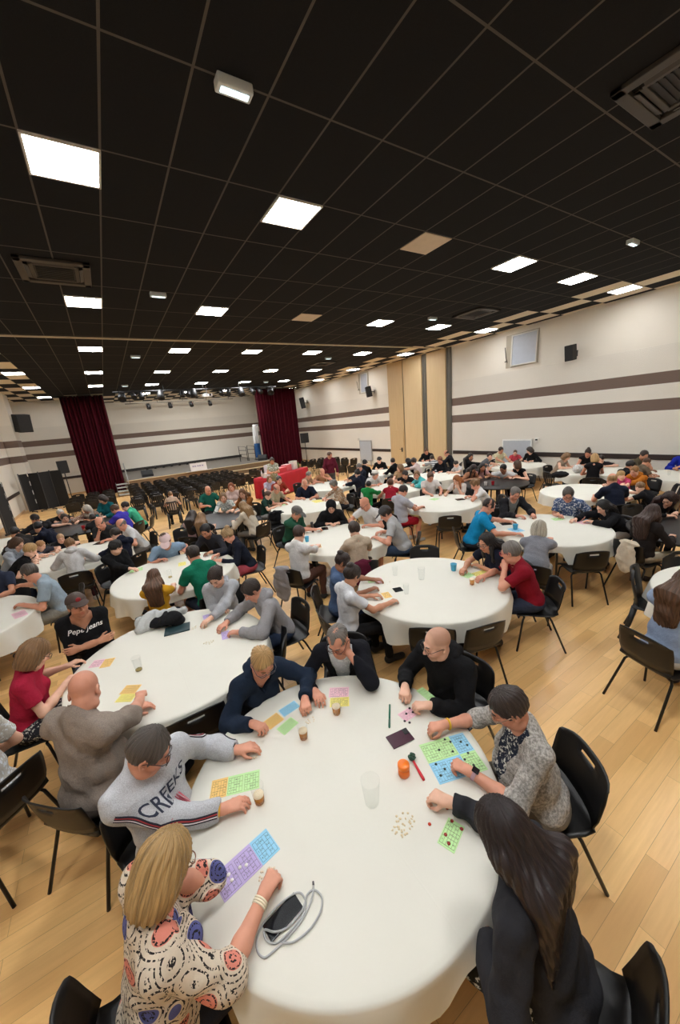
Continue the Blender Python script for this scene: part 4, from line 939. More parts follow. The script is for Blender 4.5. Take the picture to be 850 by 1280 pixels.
def tablecloth(c, label, angs, seed, drop=.27):
    global CLOTH
    CLOTH = CLOTH or m_tablecloth(); rs = random.Random(seed); n = 144; k = [rs.choice((11, 13, 15, 17)) for _ in range(2)]; ph = [rs.uniform(0, 6.28) for _ in range(4)]
    rings = [0, .3, .6, .8, .87, .892, .902, .906]; v = [(0, 0, TZ)]; rows = []
    for r in rings[1:]: rows.append([(r, TZ-(.0 if r < .88 else (.002 if r < .9 else (.008 if r < .905 else .018)))) for _ in range(n)])
    lift = []
    for j in range(n):
        a = 2*math.pi*j/n; L = drop+.035*math.sin(4*a+ph[0])+.012*math.sin(k[0]*a+ph[3])
        for q in angs:
            d = abs((a-q+math.pi) % (2*math.pi)-math.pi); w = max(0, min(1, (.40-d)/.12)); w = w*w*(3-2*w); L = L*(1-w)+.10*w
        lift.append(L)
    for i in range(1, 8):
        row = []
        for j in range(n):
            a = 2*math.pi*j/n; t = i/7; L = lift[j]; am = .040*t*min(1, L/drop); w = math.sin(k[0]*a+ph[1]+.8*math.sin(3*a+ph[2]))*.62+math.sin(k[1]*a+ph[3])*.38
            row.append((.908+.02*t+am*w, TZ-.02-(L-.02)*t))
        rows.append(row)
    for row in rows:
        for j, (r, z) in enumerate(row): a = 2*math.pi*j/n; v.append((r*math.cos(a), r*math.sin(a), z))
    f = [(0, 1+j, 1+(j+1) % n) for j in range(n)]
    for i in range(len(rows)-1):
        for j in range(n): a, b_ = 1+i*n+j, 1+i*n+(j+1) % n; f.append((a, a+n, b_+n, b_))
    o = link('tablecloth', mesh(v, f), CLOTH, None, loc=(*c, 0), rz=0); tag(o, label, 'tablecloth', 'ivory cloths on the round tables'); return o
TABLES.update(T1=(.745, 1.51), T2=(3.02, 2.96), T3=(.12, 3.56), T4=(.5, 5.95), T5=(-2.16, 6.14), T6=(-.88, 8.5), T7=(-.9, 11.45), T26=(-2.7, 11.0), T8=(3.24, 5.42), T9=(4.1, 8.45), T10=(6.0, 10.45), T11=(6.35, 5.85), T12=(8.9, 8.55), T13=(11.0, 11.2), T14=(12.0, 7.5), T15=(5.97, 3.12), T16=(8.98, 3.94), T17=(11.85, 3.05), T18=(11.75, 5.0), T19=(5.1, .5), T20=(7.2, 1.55), T21=(1.95, 8.95), T22=(6.85, 8.2), T23=(8.95, 6.25), T24=(8.6, 11.2))
# ------------------------------------------------------------------ the people, nearest table first
NEAR = 3
def x_hoodie_bald(i): pass
def x_creeks(i):
    T = i['T']; dk = mplain((42, 48, 66), .8); rd = mplain((196, 96, 110), .8); o0 = T['sp'](.74)
    drape_text('CREEKS', .088, T, o0+i['up']*.015, i['tme'], dk, i['root'], arc=-1.6, name='printed_lettering'); drape_text('ORIGINAL', .03, T, o0-i['up']*.06, i['tme'], rd, i['root'], arc=-1.6, name='printed_lettering'); drape_text('DENIM', .03, T, o0-i['up']*.10, i['tme'], rd, i['root'], name='printed_lettering')
    watch(i, 0); bracelet(i, 1, (226, 170, 40), .031, .007, .02)
    bv = BVHTree.FromPolygons([v.co[:] for v in i['tme'].vertices], [p.vertices[:] for p in i['tme'].polygons])
    for k, (S_, E, W, fh, nn, pz, sx) in enumerate(i['arms']):
        for nm, col, offs in (('sleeve_stripe', (40, 36, 48), (-.018, 0, .018)), ('sleeve_stripe', (170, 60, 66), (-.009,)), ('sleeve_stripe', (235, 235, 235), (.009,))):
            b = B()
            for of in offs:
                pts = []
                out = unit(V3(sx, 0, .45)); m = (S_+i['T']['N'])/2
                path = [S_+(E-S_)*t for t in np.linspace(.12, .95, 14)]+[E+(W-E)*t for t in np.linspace(.08, .9, 12)]
                for a, c in zip(path, path[1:]+[W]):
                    d = unit(c-a); o = unit(out-d*(out @ d)); sd = np.cross(d, o); p = a+sd*of*.7
                    h = bv.ray_cast(Vector(p+o*.2), Vector(-o)); pts.append(np.array(h[0])+o*.0015 if h[0] is not None else p+o*.06)
                b.tube(pts, .0048, 6)
            b.obj(nm, mplain(col, .9), i['root'])
def x_paisley(i): bracelet(i, 1, (232, 222, 196), .030, .0045, .015, 'bead_bracelet', 3); bracelet(i, 0, (214, 190, 160), .030, .004, .01, 'bracelet', 2)
def x_cardi(i): watch(i, 0, (20, 18, 22), (196, 160, 170), .02) ; bracelet(i, 1, (226, 178, 40), .031, .007, .03)
def x_shirtprint(i):
    T = i['T']; w = mplain((228, 228, 224), .8); o0 = T['sp'](.78); drape_text('Pepe Jeans', .072, T, o0, i['tme'], w, i['root'], name='printed_lettering', font_shear=.3)
def x_redcap(i):
    b = B(); hp = i['hp']; b.ball((0, 0, 0), (.024, .006, .022), 8); R = i['R']; c = hp(0, .098, .085); b.v = [tuple(R @ V3(*p)+c) for p in b.v]; b.obj('cap_emblem', mplain((150, 36, 40), .7), i['root'])
def both(*fs):
    def g(i):
        for f in fs: f(i)
    return g
P = person
DK = ((38, 40, 48), 'trousers'); JE = ((58, 72, 98), 'trousers'); GR = ((120, 116, 110), 'trousers'); BL = ((24, 24, 26), 'trousers'); SHG = ((140, 138, 130), 'shorts'); SHD = ((50, 58, 76), 'shorts'); RED = ((150, 30, 44), 'trousers')
# T1
P('bald man in black hooded sweatshirt and glasses at the nearest table', (546, 805), 1.20, 'T1', ('hoodie', (20, 20, 22)), ('stubblehead', 'dark'), 'c', 1.0, 1.12, 'm', BL, [(525, 886), (505, 870)], (300, 900, .95), 3, pitch=-14, glasses=(40, 36, 36), pose=('pinch', 'pinch'), beard=(.78, .72, .70))
P('grey-haired man in black cardigan resting cheek on his fist at nearest table', (423, 800), 1.20, 'T1', ('cardigan', (22, 23, 30)), ('receding', 'grey'), 'r', 1.0, .95, 'm', JE, ['cheek', (396, 872)], (408, 880), 3, glasses=(60, 30, 34), pose=('fist', 'rest'), under=((206, 214, 222), 'print'))
P('woman with short blond hair in navy fleece jacket at nearest table', (328, 828), 1.20, 'T1', ('hoodie', (30, 42, 60)), ('short', 'blond'), 'r', .98, 1.15, 'f', DK, [(385, 884), (324, 913)], (352, 900), 3, glasses=(90, 90, 96), vneck=.30, pose=('pinch', 'pinch'))
P('man in light grey lettered sweatshirt with striped sleeves and glasses', (186, 940), 1.20, 'T1', ('sweater', (176, 178, 182), 'marl'), ('short', 'saltdark'), 'r', 1.03, 1.05, 'm', ((150, 154, 160), 'trousers'), [(309, 932), (297, 1006)], (300, 985), 3, glasses=(50, 34, 34), extra=x_creeks, pose=('rest', 'rest'), turn=-38, hipdir=(424, 972), lean=-.06, zfix=1)
P('woman with blond bob in pink patterned blouse at nearest table', (206, 1082), 1.20, 'T1', ('jacket', (222, 206, 184), 'paisley'), ('bob', (176, 142, 92)), 'r', 1.0, 1.2, 'f', DK, ['cheek', (341, 1105)], (290, 1085), 3, glasses=(120, 70, 40), extra=x_paisley, cup=.10, pose=('fist', 'pinch'), under=((214, 200, 180), 'paisley'), turn=-6, vneck=.25, lean=.06, zfix=1)
P('woman with very long dark hair and dark jacket, seen from behind', (628, 1040), 1.16, 'T1', ('sweater', (46, 46, 50)), ('vlong', (38, 26, 24)), 'c', 1.0, 1.15, 'f', ((40, 38, 30), 'skirt', 'floral'), ['lap', (547, 999)], (500, 960), 3, pose=('rest', 'pinch'))
P('woman in grey knit cardigan with yellow bracelet at nearest table', (636, 884), 1.20, 'T1', ('cardigan', (168, 164, 158), 'knit'), ('sleek', (58, 48, 44)), 'r', 1.0, 1.32, 'f', ((120, 112, 100), 'trousers'), [(574, 962), (543, 911)], (560, 950), 3, glasses=(150, 120, 100), cup=.12, extra=x_cardi, pose=('pinch', 'pinch'), under=((40, 46, 60), 'floral'), belly=.6)
# T3
P('bald heavy man in taupe sweater, back to the camera', (106, 864), 1.24, 'T3', ('sweater', (134, 122, 112), 'marl'), ('bald',), 'r', 1.05, 1.35, 'm', ((70, 60, 54), 'trousers'), [(178, 884), (181, 864)], (160, 862), 3, cup=.10, belly=.5, seat=.455, pose=('rest', 'fist'), turn=-12)
P('woman with brown bob in red shirt and glasses', (44, 818), 1.20, 'T3', ('tee', (172, 34, 62)), ('bob', 'light'), 'c', .98, 1.15, 'f', ((48, 48, 54), 'skirt', 'floral'), [(92, 828), (88, 850)], (130, 830), 3, glasses=(60, 50, 44))
P('man in brown cap and black printed shirt with crossed arms', (97, 757), 1.24, 'T3', ('long', (20, 20, 22)), ('short', 'saltdark'), 'b', 1.0, 1.0, 'm', JE, ['cross', 'cross'], (420, 900, 1.6), 3, lean=-.05, zfix=1, cap=(70, 56, 50), extra=both(x_shirtprint, x_redcap), cup=.45, beard=(.7, .66, .64), vneck=.20, turn=-35, pitch=4)
P('woman with ponytail in light grey hooded sweatshirt', (270, 722), 1.20, 'T3', ('hoodie', (158, 160, 164), 'marl'), ('pony', 'dark'), 'c', .98, 1.05, 'f', DK, [(256, 780), (279, 762)], (255, 785), 2, turn=18)
P('dark-haired man in grey hooded sweatshirt beside empty chair', (315, 738), 1.22, 'T3', ('hoodie', (138, 136, 138), 'marl'), ('short', 'dark'), 'r', 1.0, 1.0, 'm', JE, [(292, 792), (277, 783)], (285, 790), 2)
# T5, left edge
P('man in pale blue polo and grey shorts at left edge table', (38, 716), 1.22, 'T5', ('polo', (152, 168, 180)), ('short', 'saltdark'), 'r', 1.03, 1.1, 'm', SHG, [(24, 757), (14, 735)], (5, 745), 2, glasses=(50, 44, 40))
P('person in dark top sitting at the left edge beside a wall', (-14, 712), 1.15, 'T5', ('tee', (46, 52, 70)), ('short', 'brown'), 'b', .95, 1., 'm', DK, None, (10, 760), 1)
P('person in white printed top cut by the left picture edge', (-74, 898), 1.2, (-330, 900), ('tee', (200, 196, 188), 'print'), ('short', 'brown'), 'c', 1., 1.1, 'f', BL, ['lap', 'lap'], (-330, 900), 1)
# T4
P('man in light blue shirt and pale pink cap holding a phone', (207, 676), 1.16, 'T4', ('tee', (140, 166, 192)), ('short', 'brown'), 'r', 1.03, 1.15, 'm', JE, [(232, 688), (203, 700)], (210, 705), 2, cap=(216, 190, 190))
P('girl with long brown hair in yellow top, back to camera', (193, 722), 1.12, 'T4', ('tee', (214, 158, 40)), ('long', (96, 66, 46)), 'c', .86, .9, 'f', SHD, None, (215, 700), 2)
P('dark-haired man in green tee shirt with back to the camera', (242, 694), 1.18, 'T4', ('tee', (22, 116, 88)), ('quiff', 'dark'), 'r', 1., .95, 'm', SHD, None, (215, 715), 2, glasses=(40, 36, 36))
P('bearded man in charcoal sweater leaning over the table', (257, 664), 1.12, 'T4', ('long', (46, 46, 52)), ('short', 'black'), 'b', 1., 1., 'm', DK, None, (240, 705), 2, beard=(.4, .36, .34))
P('woman with blond bun in navy top and pink shorts', (285, 669), 1.18, 'T4', ('long', (26, 30, 44)), ('bun', (170, 140, 100)), 'r', 1., 1.15, 'f', ((176, 78, 90), 'shorts'), None, (250, 700), 2, glasses=(60, 60, 60))
# T6
P('child in pale grey hooded sweatshirt with back to camera', (88, 681), 1.14, 'T6', ('hoodie', (190, 188, 186), 'marl'), ('short', (130, 92, 56)), 'c', .88, 1., 'm', ((70, 30, 40), 'trousers'), None, (80, 700), 2, zfix=1, lean=.26)
P('boy with dark hair in black jacket, hand at mouth', (145, 684), 1.12, 'T4', ('hoodie', (20, 20, 22)), ('curly', 'black'), 'c', .92, .95, 'm', BL, ['face', None], (110, 700), 2)
P('dark-haired boy in navy hooded sweatshirt leaning in', (145, 668), 1.10, 'T6', ('hoodie', (24, 28, 46)), ('short', 'dark'), 'c', .94, .95, 'm', BL, None, (110, 695), 1)
P('balding man in white waistcoat and grey sleeves', (152, 656), 1.16, 'T6', ('tee', (206, 206, 206)), ('ring', 'grey'), 'r', 1., 1.1, 'm', GR, None, (110, 690), 1)
P('bald man in charcoal tee shirt with hand over his face', (125, 654), 1.14, 'T6', ('tee', (50, 50, 52)), ('ring', 'saltdark'), 'r', 1.05, 1.2, 'm', DK, [None, 'face'], (100, 690), 1)
P('woman with short blond hair in black tee shirt', (38, 688), 1.14, 'T6', ('tee', (18, 18, 20)), ('short', 'blond'), 'c', 1., 1., 'f', BL, None, (75, 695), 2)
P('blond small child beside the woman in black', (51, 682), 1.02, 'T6', ('tee', (60, 60, 70)), ('short', (176, 128, 84)), 'c', .78, .95, 'm', BL, None, (80, 690), 1)
P('woman with brown hair in grey hooded sweatshirt at left', (22, 680), 1.15, 'T6', ('hoodie', (150, 156, 164), 'marl'), ('bob', 'brown'), 'c', 1., 1.05, 'f', JE, None, (60, 700), 2)
P('blond baby-faced child between the dark backs', (76, 673), 1.02, 'T6', ('tee', (30, 30, 34)), ('short', (190, 150, 110)), 'c', .75, .95, 'm', BL, None, (85, 690), 1)
P('broad person in navy sweater seen from behind at left', (48, 659), 1.16, 'T26', ('sweater', (26, 30, 46)), ('short', 'black'), 'b', 1., 1.15, 'm', BL, None, (90, 660), 1)
P('person in dark jacket and dark brown cap at left', (44, 649), 1.2, 'T26', ('jacket', (36, 34, 36)), ('short', 'dark'), 'b', 1., 1.05, 'm', BL, None, (90, 660), 1, cap=(40, 32, 30))
P('person with black hair nearest the left screen', (19, 666), 1.14, 'T26', ('sweater', (50, 46, 44)), ('short', 'black'), 'b', .98, 1., 'm', BL, None, (60, 670), 1)
# T7
P('man in mid grey shirt with back turned, dark hair', (81, 648), 1.16, 'T7', ('polo', (112, 110, 110)), ('short', 'dark'), 'c', 1.03, 1.1, 'm', BL, None, (95, 660), 1)
P('white-haired person in black top behind the grey shirt', (76, 642), 1.22, 'T7', ('tee', (22, 22, 24)), ('short', 'white'), 'c', 1., 1.1, 'm', BL, None, (95, 655), 1)
P('woman in pale headscarf and patterned dress', (109, 637), 1.18, 'T7', ('long', (150, 110, 90), 'floral'), ('scarf', (196, 188, 176)), 'b', .98, 1.1, 'f', ((120, 90, 76), 'trousers', 'floral'), None, (95, 655), 1)
P('dark-haired child facing away beside the headscarf', (116, 648), 1.04, 'T7', ('tee', (40, 40, 42)), ('short', 'dark'), 'b', .8, 1., 'm', BL, None, (100, 660), 1)
P('dark-haired woman in teal top near the left curtain', (128, 624), 1.22, 'T7', ('long', (14, 92, 100)), ('bob', 'dark'), 'c', 1., 1., 'f', BL, None, (110, 650), 1)
P('man in violet blue tee shirt leaning forward', (144, 637), 1.14, 'T7', ('tee', (66, 58, 168)), ('short', 'brown'), 'r', 1.02, 1.1, 'm', BL, None, (110, 660), 1)
P('person in mint green tee shirt by the resin chairs', (157, 633), 1.14, 'T7', ('tee', (70, 180, 140)), ('short', 'dark'), 'c', 1., 1., 'm', BL, None, (120, 655), 1)
# T21
P('bald man in dark green tee shirt before the chair rows', (260, 613), 1.2, (280, 640), ('tee', (24, 92, 78)), ('bald',), 'r', 1.02, 1.1, 'm', BL, None, (275, 640), 1)
P('woman in white dress with round green print, seen from behind', (279, 622), 1.12, 'T21', ('long', (216, 218, 214), 'dots'), ('bob', 'light'), 'c', 1., 1.1, 'f', ((210, 212, 208), 'trousers', 'dots'), None, (285, 650), 1)
P('woman in pale pink top facing the camera', (289, 609), 1.2, (285, 645), ('long', (206, 180, 172)), ('bob', 'red'), 'c', 1., 1.05, 'f', GR, None, (285, 645), 1)
P('person with long hair in rust brown jacket', (303, 617), 1.2, 'T21', ('jacket', (126, 76, 34)), ('long', (104, 66, 34)), 'c', 1., 1.1, 'f', BL, None, (290, 650), 1)
P('woman with long fair hair in cream sweater', (304, 634), 1.18, 'T21', ('sweater', (204, 192, 172)), ('long', (150, 116, 76)), 'c', 1., 1., 'f', GR, None, (285, 650), 1)
P('girl with long dark hair in pale rose top', (241, 645), 1.14, 'T21', ('tee', (180, 150, 150)), ('long', 'dark'), 'c', .95, 1., 'f', JE, None, (275, 652), 1)
P('girl with light brown hair in black top', (252, 648), 1.14, 'T21', ('tee', (22, 22, 24)), ('long', 'light'), 'c', .95, 1., 'f', BL, None, (280, 652), 1)
# T9
P('girl in pale violet tee shirt before the red bar table', (337, 599), 1.16, (360, 622), ('tee', (186, 180, 196)), ('bob', 'light'), 'c', .9, 1., 'f', JE, None, (370, 628), 1)
P('man in brick red tee shirt near the bar table', (349, 600), 1.16, (370, 620), ('tee', (150, 56, 40)), ('short', 'dark'), 'c', 1., 1.05, 'm', BL, None, (380, 625), 1)
P('bald man in sand tee shirt at the left of his table', (346, 611), 1.16, 'T9', ('tee', (164, 150, 124)), ('ring', 'grey'), 'r', 1., 1.1, 'm', GR, None, (375, 630), 1)
P('boy in dark green top on a pale grey chair', (335, 619), 1.12, 'T9', ('tee', (30, 56, 48)), ('short', 'brown'), 'c', .88, .95, 'm', ((150, 150, 150), 'trousers'), None, (365, 632), 1)
P('bald man in navy polo shirt with crest', (381, 605), 1.16, 'T9', ('polo', (26, 32, 50)), ('ring', 'white'), 'r', 1.02, 1.1, 'm', DK, None, (385, 625), 1)
P('woman with grey curly hair in tan patterned top', (417, 606), 1.16, 'T9', ('long', (160, 124, 92), 'floral'), ('curly', 'grey'), 'r', 1., 1.15, 'f', DK, None, (390, 628), 1)
# T10
P('grey-haired man in tan shirt behind the navy polo', (386, 594), 1.16, 'T10', ('tee', (170, 136, 110)), ('short', 'grey'), 'r', 1., 1.05, 'm', GR, None, (410, 606), 0)
P('bald person in light brown top with hands at chin', (403, 590), 1.16, 'T10', ('tee', (176, 130, 96)), ('ring', 'light'), 'r', 1., 1., 'm', GR, ['face', None], (412, 606), 0)
P('standing person in burgundy sweater near the right curtain', (412, 569), 1.60, (440, 610), ('sweater', (96, 26, 44)), ('short', 'brown'), 'r', 1.0, 1.1, 'f', ((90, 90, 92), 'trousers'), None, (470, 600), 0, stand=True)
P('standing person in olive patterned top serving at the red bar table', (340, 576), 1.58, (350, 640), ('tee', (150, 150, 120), 'print'), ('short', 'dark'), 'b', 1.0, 1.0, 'f', ((130, 132, 110), 'trousers'), [(.05, .32, 'l', 1.15), (-.02, .33, 'l', 1.15)], (345, 610), 1, stand=True)
# T8
P('man in green polo and grey cap folding his arms', (371, 641), 1.16, 'T8', ('polo', (40, 86, 66)), ('short', 'grey'), 'r', 1.02, 1.1, 'm', BL, ['cross', (400, 662)], (400, 665), 2, cap=(96, 92, 90))
P('person in black jacket with raised hood', (414, 633), 1.14, 'T8', ('hoodie', (22, 22, 24)), ('hoodup',), 'c', .98, 1., 'm', BL, [(420, 655), (412, 655)], (416, 660), 2)
P('bald man in white tee shirt leaning on his forearms', (456, 630), 1.18, 'T8', ('tee', (216, 216, 214)), ('bald',), 'r', 1.05, 1.15, 'm', GR, None, (430, 662), 2, glasses=(90, 80, 80))
P('man in heather grey tee shirt, blue shorts and dark cap', (482, 642), 1.18, 'T8', ('tee', (160, 160, 160), 'marl'), ('short', 'dark'), 'r', 1.05, 1.2, 'm', ((60, 78, 104), 'shorts'), None, (440, 672), 2, cap=(60, 58, 60))
P('dark-haired woman in beige top with back to the camera', (443, 662), 1.18, 'T8', ('shirt', (196, 178, 156)), ('short', (52, 38, 30)), 'c', 1., 1.1, 'f', GR, None, (430, 670), 2)
P('dark-haired person in loose white shirt, back to the camera', (374, 668), 1.18, 'T8', ('long', (218, 216, 214)), ('short', (60, 40, 30)), 'c', 1.02, 1.1, 'f', ((90, 60, 50), 'trousers'), [None, (402, 681)], (405, 680), 2, cup=.45)
# T11
P('young man in white tee shirt leaning on table', (538, 596), 1.14, 'T11', ('tee', (214, 208, 204)), ('quiff', 'brown'), 'r', 1., .95, 'm', DK, None, (545, 620), 1)
P('girl with long red-blond hair resting her face on hand', (571, 600), 1.14, 'T11', ('tee', (214, 206, 200)), ('long', (160, 96, 52)), 'c', .95, .95, 'f', JE, ['face', None], (560, 620), 1)
P('woman with curly hair in white tee shirt leaning left', (594, 606), 1.16, 'T11', ('tee', (222, 220, 218)), ('curly', 'light'), 'r', 1., 1.05, 'f', JE, ['cheek', None], (565, 625), 1)
P('person in grey tee shirt and red shorts, back to camera', (504, 614), 1.2, 'T11', ('tee', (166, 166, 174), 'marl'), ('short', 'dark'), 'r', 1.02, 1.15, 'm', ((170, 26, 44), 'shorts'), None, (535, 632), 1)
P('woman with short fair hair in turquoise sweater', (521, 594), 1.14, 'T22', ('sweater', (78, 176, 178)), ('bob', 'light'), 'r', 1., 1.05, 'f', GR, None, (535, 620), 1)
P('woman in red sleeveless top with dark hair', (488, 604), 1.16, 'T22', ('tank', (150, 24, 42)), ('short', (96, 60, 40)), 'r', 1., 1.15, 'f', BL, None, (500, 590), 1)
# T22 (between)
P('child in shiny green jacket on a chair', (461, 606), 1.08, 'T22', ('jacket', (36, 138, 72)), ('short', 'black'), 'b', .85, 1., 'm', BL, None, (480, 592), 1)
P('man in white tee shirt and white cap', (469, 593), 1.18, 'T22', ('tee', (212, 210, 206)), ('short', 'grey'), 'r', 1.02, 1.1, 'm', BL, None, (480, 592), 1, cap=(214, 208, 200))
P('dark-haired woman in navy sweater seen from behind', (447, 592), 1.2, 'T10', ('sweater', (22, 26, 42)), ('bun', 'black'), 'c', 1., 1.1, 'f', BL, None, (420, 605), 1)
P('grey-haired person in dark top beside the navy sweater', (449, 584), 1.18, 'T10', ('long', (36, 40, 52)), ('short', 'grey'), 'r', 1., 1., 'm', BL, None, (425, 600), 0)
P('person in black with black cap below the grey board', (456, 579), 1.18, 'T24', ('long', (20, 20, 24)), ('short', 'black'), 'c', 1., 1., 'm', BL, None, (480, 585), 0, cap=(22, 22, 24))
P('black-haired person in black leaning right', (474, 575), 1.18, 'T24', ('long', (18, 18, 20)), ('short', 'black'), 'c', 1., 1., 'm', BL, None, (490, 585), 0)
P('dark-haired person in black facing left near the wooden door', (491, 577), 1.18, 'T24', ('long', (20, 20, 22)), ('short', 'dark'), 'c', 1., 1., 'f', BL, None, (480, 588), 0)
P('light-haired woman in tan top among the back tables', (500, 585), 1.16, 'T22', ('tee', (170, 140, 106)), ('bob', 'light'), 'c', 1., 1., 'f', BL, None, (492, 592), 0)
P('dark curly woman in white top near the wood panels', (517, 577), 1.18, 'T24', ('tee', (210, 190, 186)), ('curly', 'dark'), 'b', 1., 1.05, 'f', BL, None, (500, 588), 0)
P('dark-haired person in black beside the curly woman', (510, 577), 1.18, 'T24', ('long', (18, 18, 20)), ('long', 'black'), 'b', 1., 1., 'f', BL, None, (500, 588), 0)
P('dark-haired child behind the red sleeveless top', (491, 597), 1.06, 'T22', ('tee', (90, 60, 60)), ('short', 'dark'), 'b', .85, 1., 'm', BL, None, (500, 590), 0)
P('dark-haired person in black before the turquoise sweater', (506, 593), 1.1, 'T22', ('tee', (30, 28, 30)), ('short', 'dark'), 'b', .95, 1., 'm', BL, None, (495, 590), 0)
# T12, T13, T23
P('man in black sweater before the wood panel gap', (533, 564), 1.2, 'T13', ('sweater', (18, 18, 20)), ('short', 'brown'), 'r', 1.05, 1.1, 'm', BL, None, (535, 578), 0)
P('dark-haired person in white and grey striped shirt, back turned', (540, 573), 1.18, 'T13', ('shirt', (206, 206, 204), 'stripe'), ('short', 'dark'), 'c', 1., 1., 'm', BL, None, (533, 578), 0)
P('red-haired person in black top with glasses facing camera', (550, 575), 1.18, 'T12', ('long', (20, 20, 24)), ('short', (120, 66, 44)), 'r', 1., 1.05, 'f', BL, None, (545, 592), 0, glasses=(30, 30, 30))
P('balding man in dark suit jacket turned left', (558, 567), 1.22, 'T13', ('jacket', (30, 32, 40)), ('ring', 'dark'), 'r', 1.03, 1.1, 'm', BL, None, (545, 580), 0)
P('dark-haired child in white top near the dark suit', (570, 580), 1.06, 'T12', ('tee', (206, 202, 200)), ('short', 'dark'), 'c', .85, 1., 'm', BL, None, (555, 592), 0)
P('woman with long black hair in black dress', (588, 571), 1.2, 'T14', ('long', (18, 18, 20)), ('long', 'black'), 'b', 1., 1., 'f', BL, None, (600, 590), 0)
P('woman in dark hat and tan top', (592, 586), 1.16, 'T23', ('tee', (170, 120, 90)), ('long', 'dark'), 'b', 1., 1.05, 'f', BL, None, (612, 602), 0, cap=(50, 40, 36))
P('woman with long dark hair in pale pink top', (603, 584), 1.16, 'T23', ('tee', (206, 160, 160)), ('long', 'black'), 'b', .98, 1., 'f', BL, None, (615, 602), 0)
P('man in slate grey tee shirt, back to the camera', (612, 571), 1.2, 'T14', ('tee', (92, 94, 98)), ('short', 'dark'), 'c', 1.03, 1.1, 'm', BL, None, (612, 598), 0)
P('man in cream patterned shirt before the whiteboard', (626, 563), 1.18, 'T14', ('tee', (206, 196, 156), 'floral'), ('short', 'dark'), 'b', 1., 1., 'm', BL, None, (645, 580), 0)
P('dark-haired man in white tee shirt turned left', (629, 586), 1.18, 'T23', ('tee', (214, 214, 214)), ('short', 'black'), 'd', 1.03, 1.05, 'm', ((128, 116, 126), 'trousers'), None, (612, 602), 1)
P('small child in coral top before the whiteboard', (644, 566), 1.06, 'T14', ('tee', (190, 70, 80)), ('short', 'brown'), 'c', .8, 1., 'm', BL, None, (640, 582), 0)
P('dark-haired woman in black dress beside the whiteboard', (662, 563), 1.2, 'T14', ('long', (18, 18, 20)), ('bob', 'dark'), 'c', 1., 1., 'f', BL, None, (640, 578), 0)
P('woman with brown hair in black sleeveless top, back turned', (646, 581), 1.16, 'T23', ('tank', (18, 18, 20)), ('bob', 'brown'), 'c', 1., 1., 'f', BL, None, (640, 575), 1)
# T15
P('grey-haired man in dark blazer and grey shirt', (644, 617), 1.16, 'T15', ('jacket', (34, 34, 38)), ('short', 'grey'), 'r', 1.02, 1.05, 'm', BL, None, (665, 655), 2, under=((130, 132, 130), 'plain'))
P('man in blue patterned shirt with dark strap and glasses', (710, 618), 1.16, 'T15', ('tee', (72, 92, 130), 'print'), ('short', 'saltdark'), 'r', 1.02, 1.15, 'm', BL, [(730, 647), (700, 645)], (712, 655), 2, glasses=(50, 50, 56))
P('man in bright blue polo shirt reaching over the table', (611, 633), 1.18, 'T15', ('polo', (20, 138, 190)), ('receding', 'dark'), 'r', 1.05, 1.1, 'm', DK, [(640, 652), (648, 668)], (645, 660), 2)
P('woman with grey wavy hair and shoulder strap, back turned', (674, 661), 1.12, 'T15', ('tee', (128, 130, 138), 'marl'), ('bob', (186, 178, 160)), 'r', .98, 1.2, 'f', ((150, 146, 140), 'trousers'), None, (690, 655), 2, zfix=1)
P('girl with long dark hair in black and white hooded top', (754, 634), 1.14, 'T15', ('hoodie', (20, 20, 24)), ('long', 'black'), 'c', .96, 1., 'f', ((180, 170, 160), 'trousers'), [(735, 652), (716, 650)], (725, 655), 2)
# T2
P('woman with long black hair and glasses in navy tee shirt', (608, 678), 1.16, 'T2', ('tee', (26, 30, 46)), ('long', 'black'), 'b', .98, 1.1, 'f', BL, [(597, 707), (578, 713)], (560, 730), 2, zfix=1, pitch=-20, glasses=(80, 70, 66))
P('grey-haired man in dark red polo shirt and glasses', (638, 690), 1.18, 'T2', ('polo', (134, 18, 36)), ('short', 'grey'), 'r', 1.02, 1.1, 'm', SHD, ['face', (600, 722)], (560, 715), 2, pitch=-18, glasses=(150, 50, 60))
P('girl with dark bun in white tee shirt reaching onto table', (440, 720), 1.16, 'T2', ('tee', (214, 216, 220)), ('bun', 'dark'), 'b', .96, 1., 'f', BL, [(470, 745), (492, 752)], (480, 740), 2)
P('girl with dark bun behind the white tee shirt', (428, 703), 1.14, 'T2', ('tee', (76, 96, 128)), ('bun', (44, 30, 26)), 'd', .94, 1., 'f', JE, None, (470, 735), 2)
# T18, T16
P('woman with short fair hair in tan grey top', (708, 571), 1.18, 'T18', ('tank', (160, 142, 124)), ('bob', 'light'), 'c', 1., 1.05, 'f', BL, None, (722, 585), 0)
P('dark-haired woman in black vest facing the camera', (735, 566), 1.18, 'T18', ('tank', (20, 20, 22)), ('bun', 'dark'), 'r', 1., 1.05, 'f', BL, None, (724, 585), 0)
P('blond woman in black sleeveless top turned left', (743, 573), 1.2, 'T18', ('tank', (22, 20, 22)), ('bob', 'blond'), 'r', 1., 1.1, 'f', ((170, 160, 140), 'trousers'), None, (722, 588), 0)
P('dark-haired person hidden behind the blond woman', (751, 574), 1.16, 'T18', ('tee', (40, 36, 40)), ('short', 'dark'), 'c', .95, 1., 'm', BL, None, (728, 588), 0)
P('balding man in navy shirt with back to the camera', (765, 600), 1.18, 'T16', ('tee', (26, 32, 50)), ('ring', (170, 130, 84)), 'r', 1.03, 1.15, 'm', BL, None, (740, 612), 1)
P('small child in pink top behind the navy shirt', (776, 594), 1.04, 'T16', ('tee', (196, 70, 110)), ('short', 'blond'), 'c', .8, 1., 'f', BL, None, (760, 606), 0)
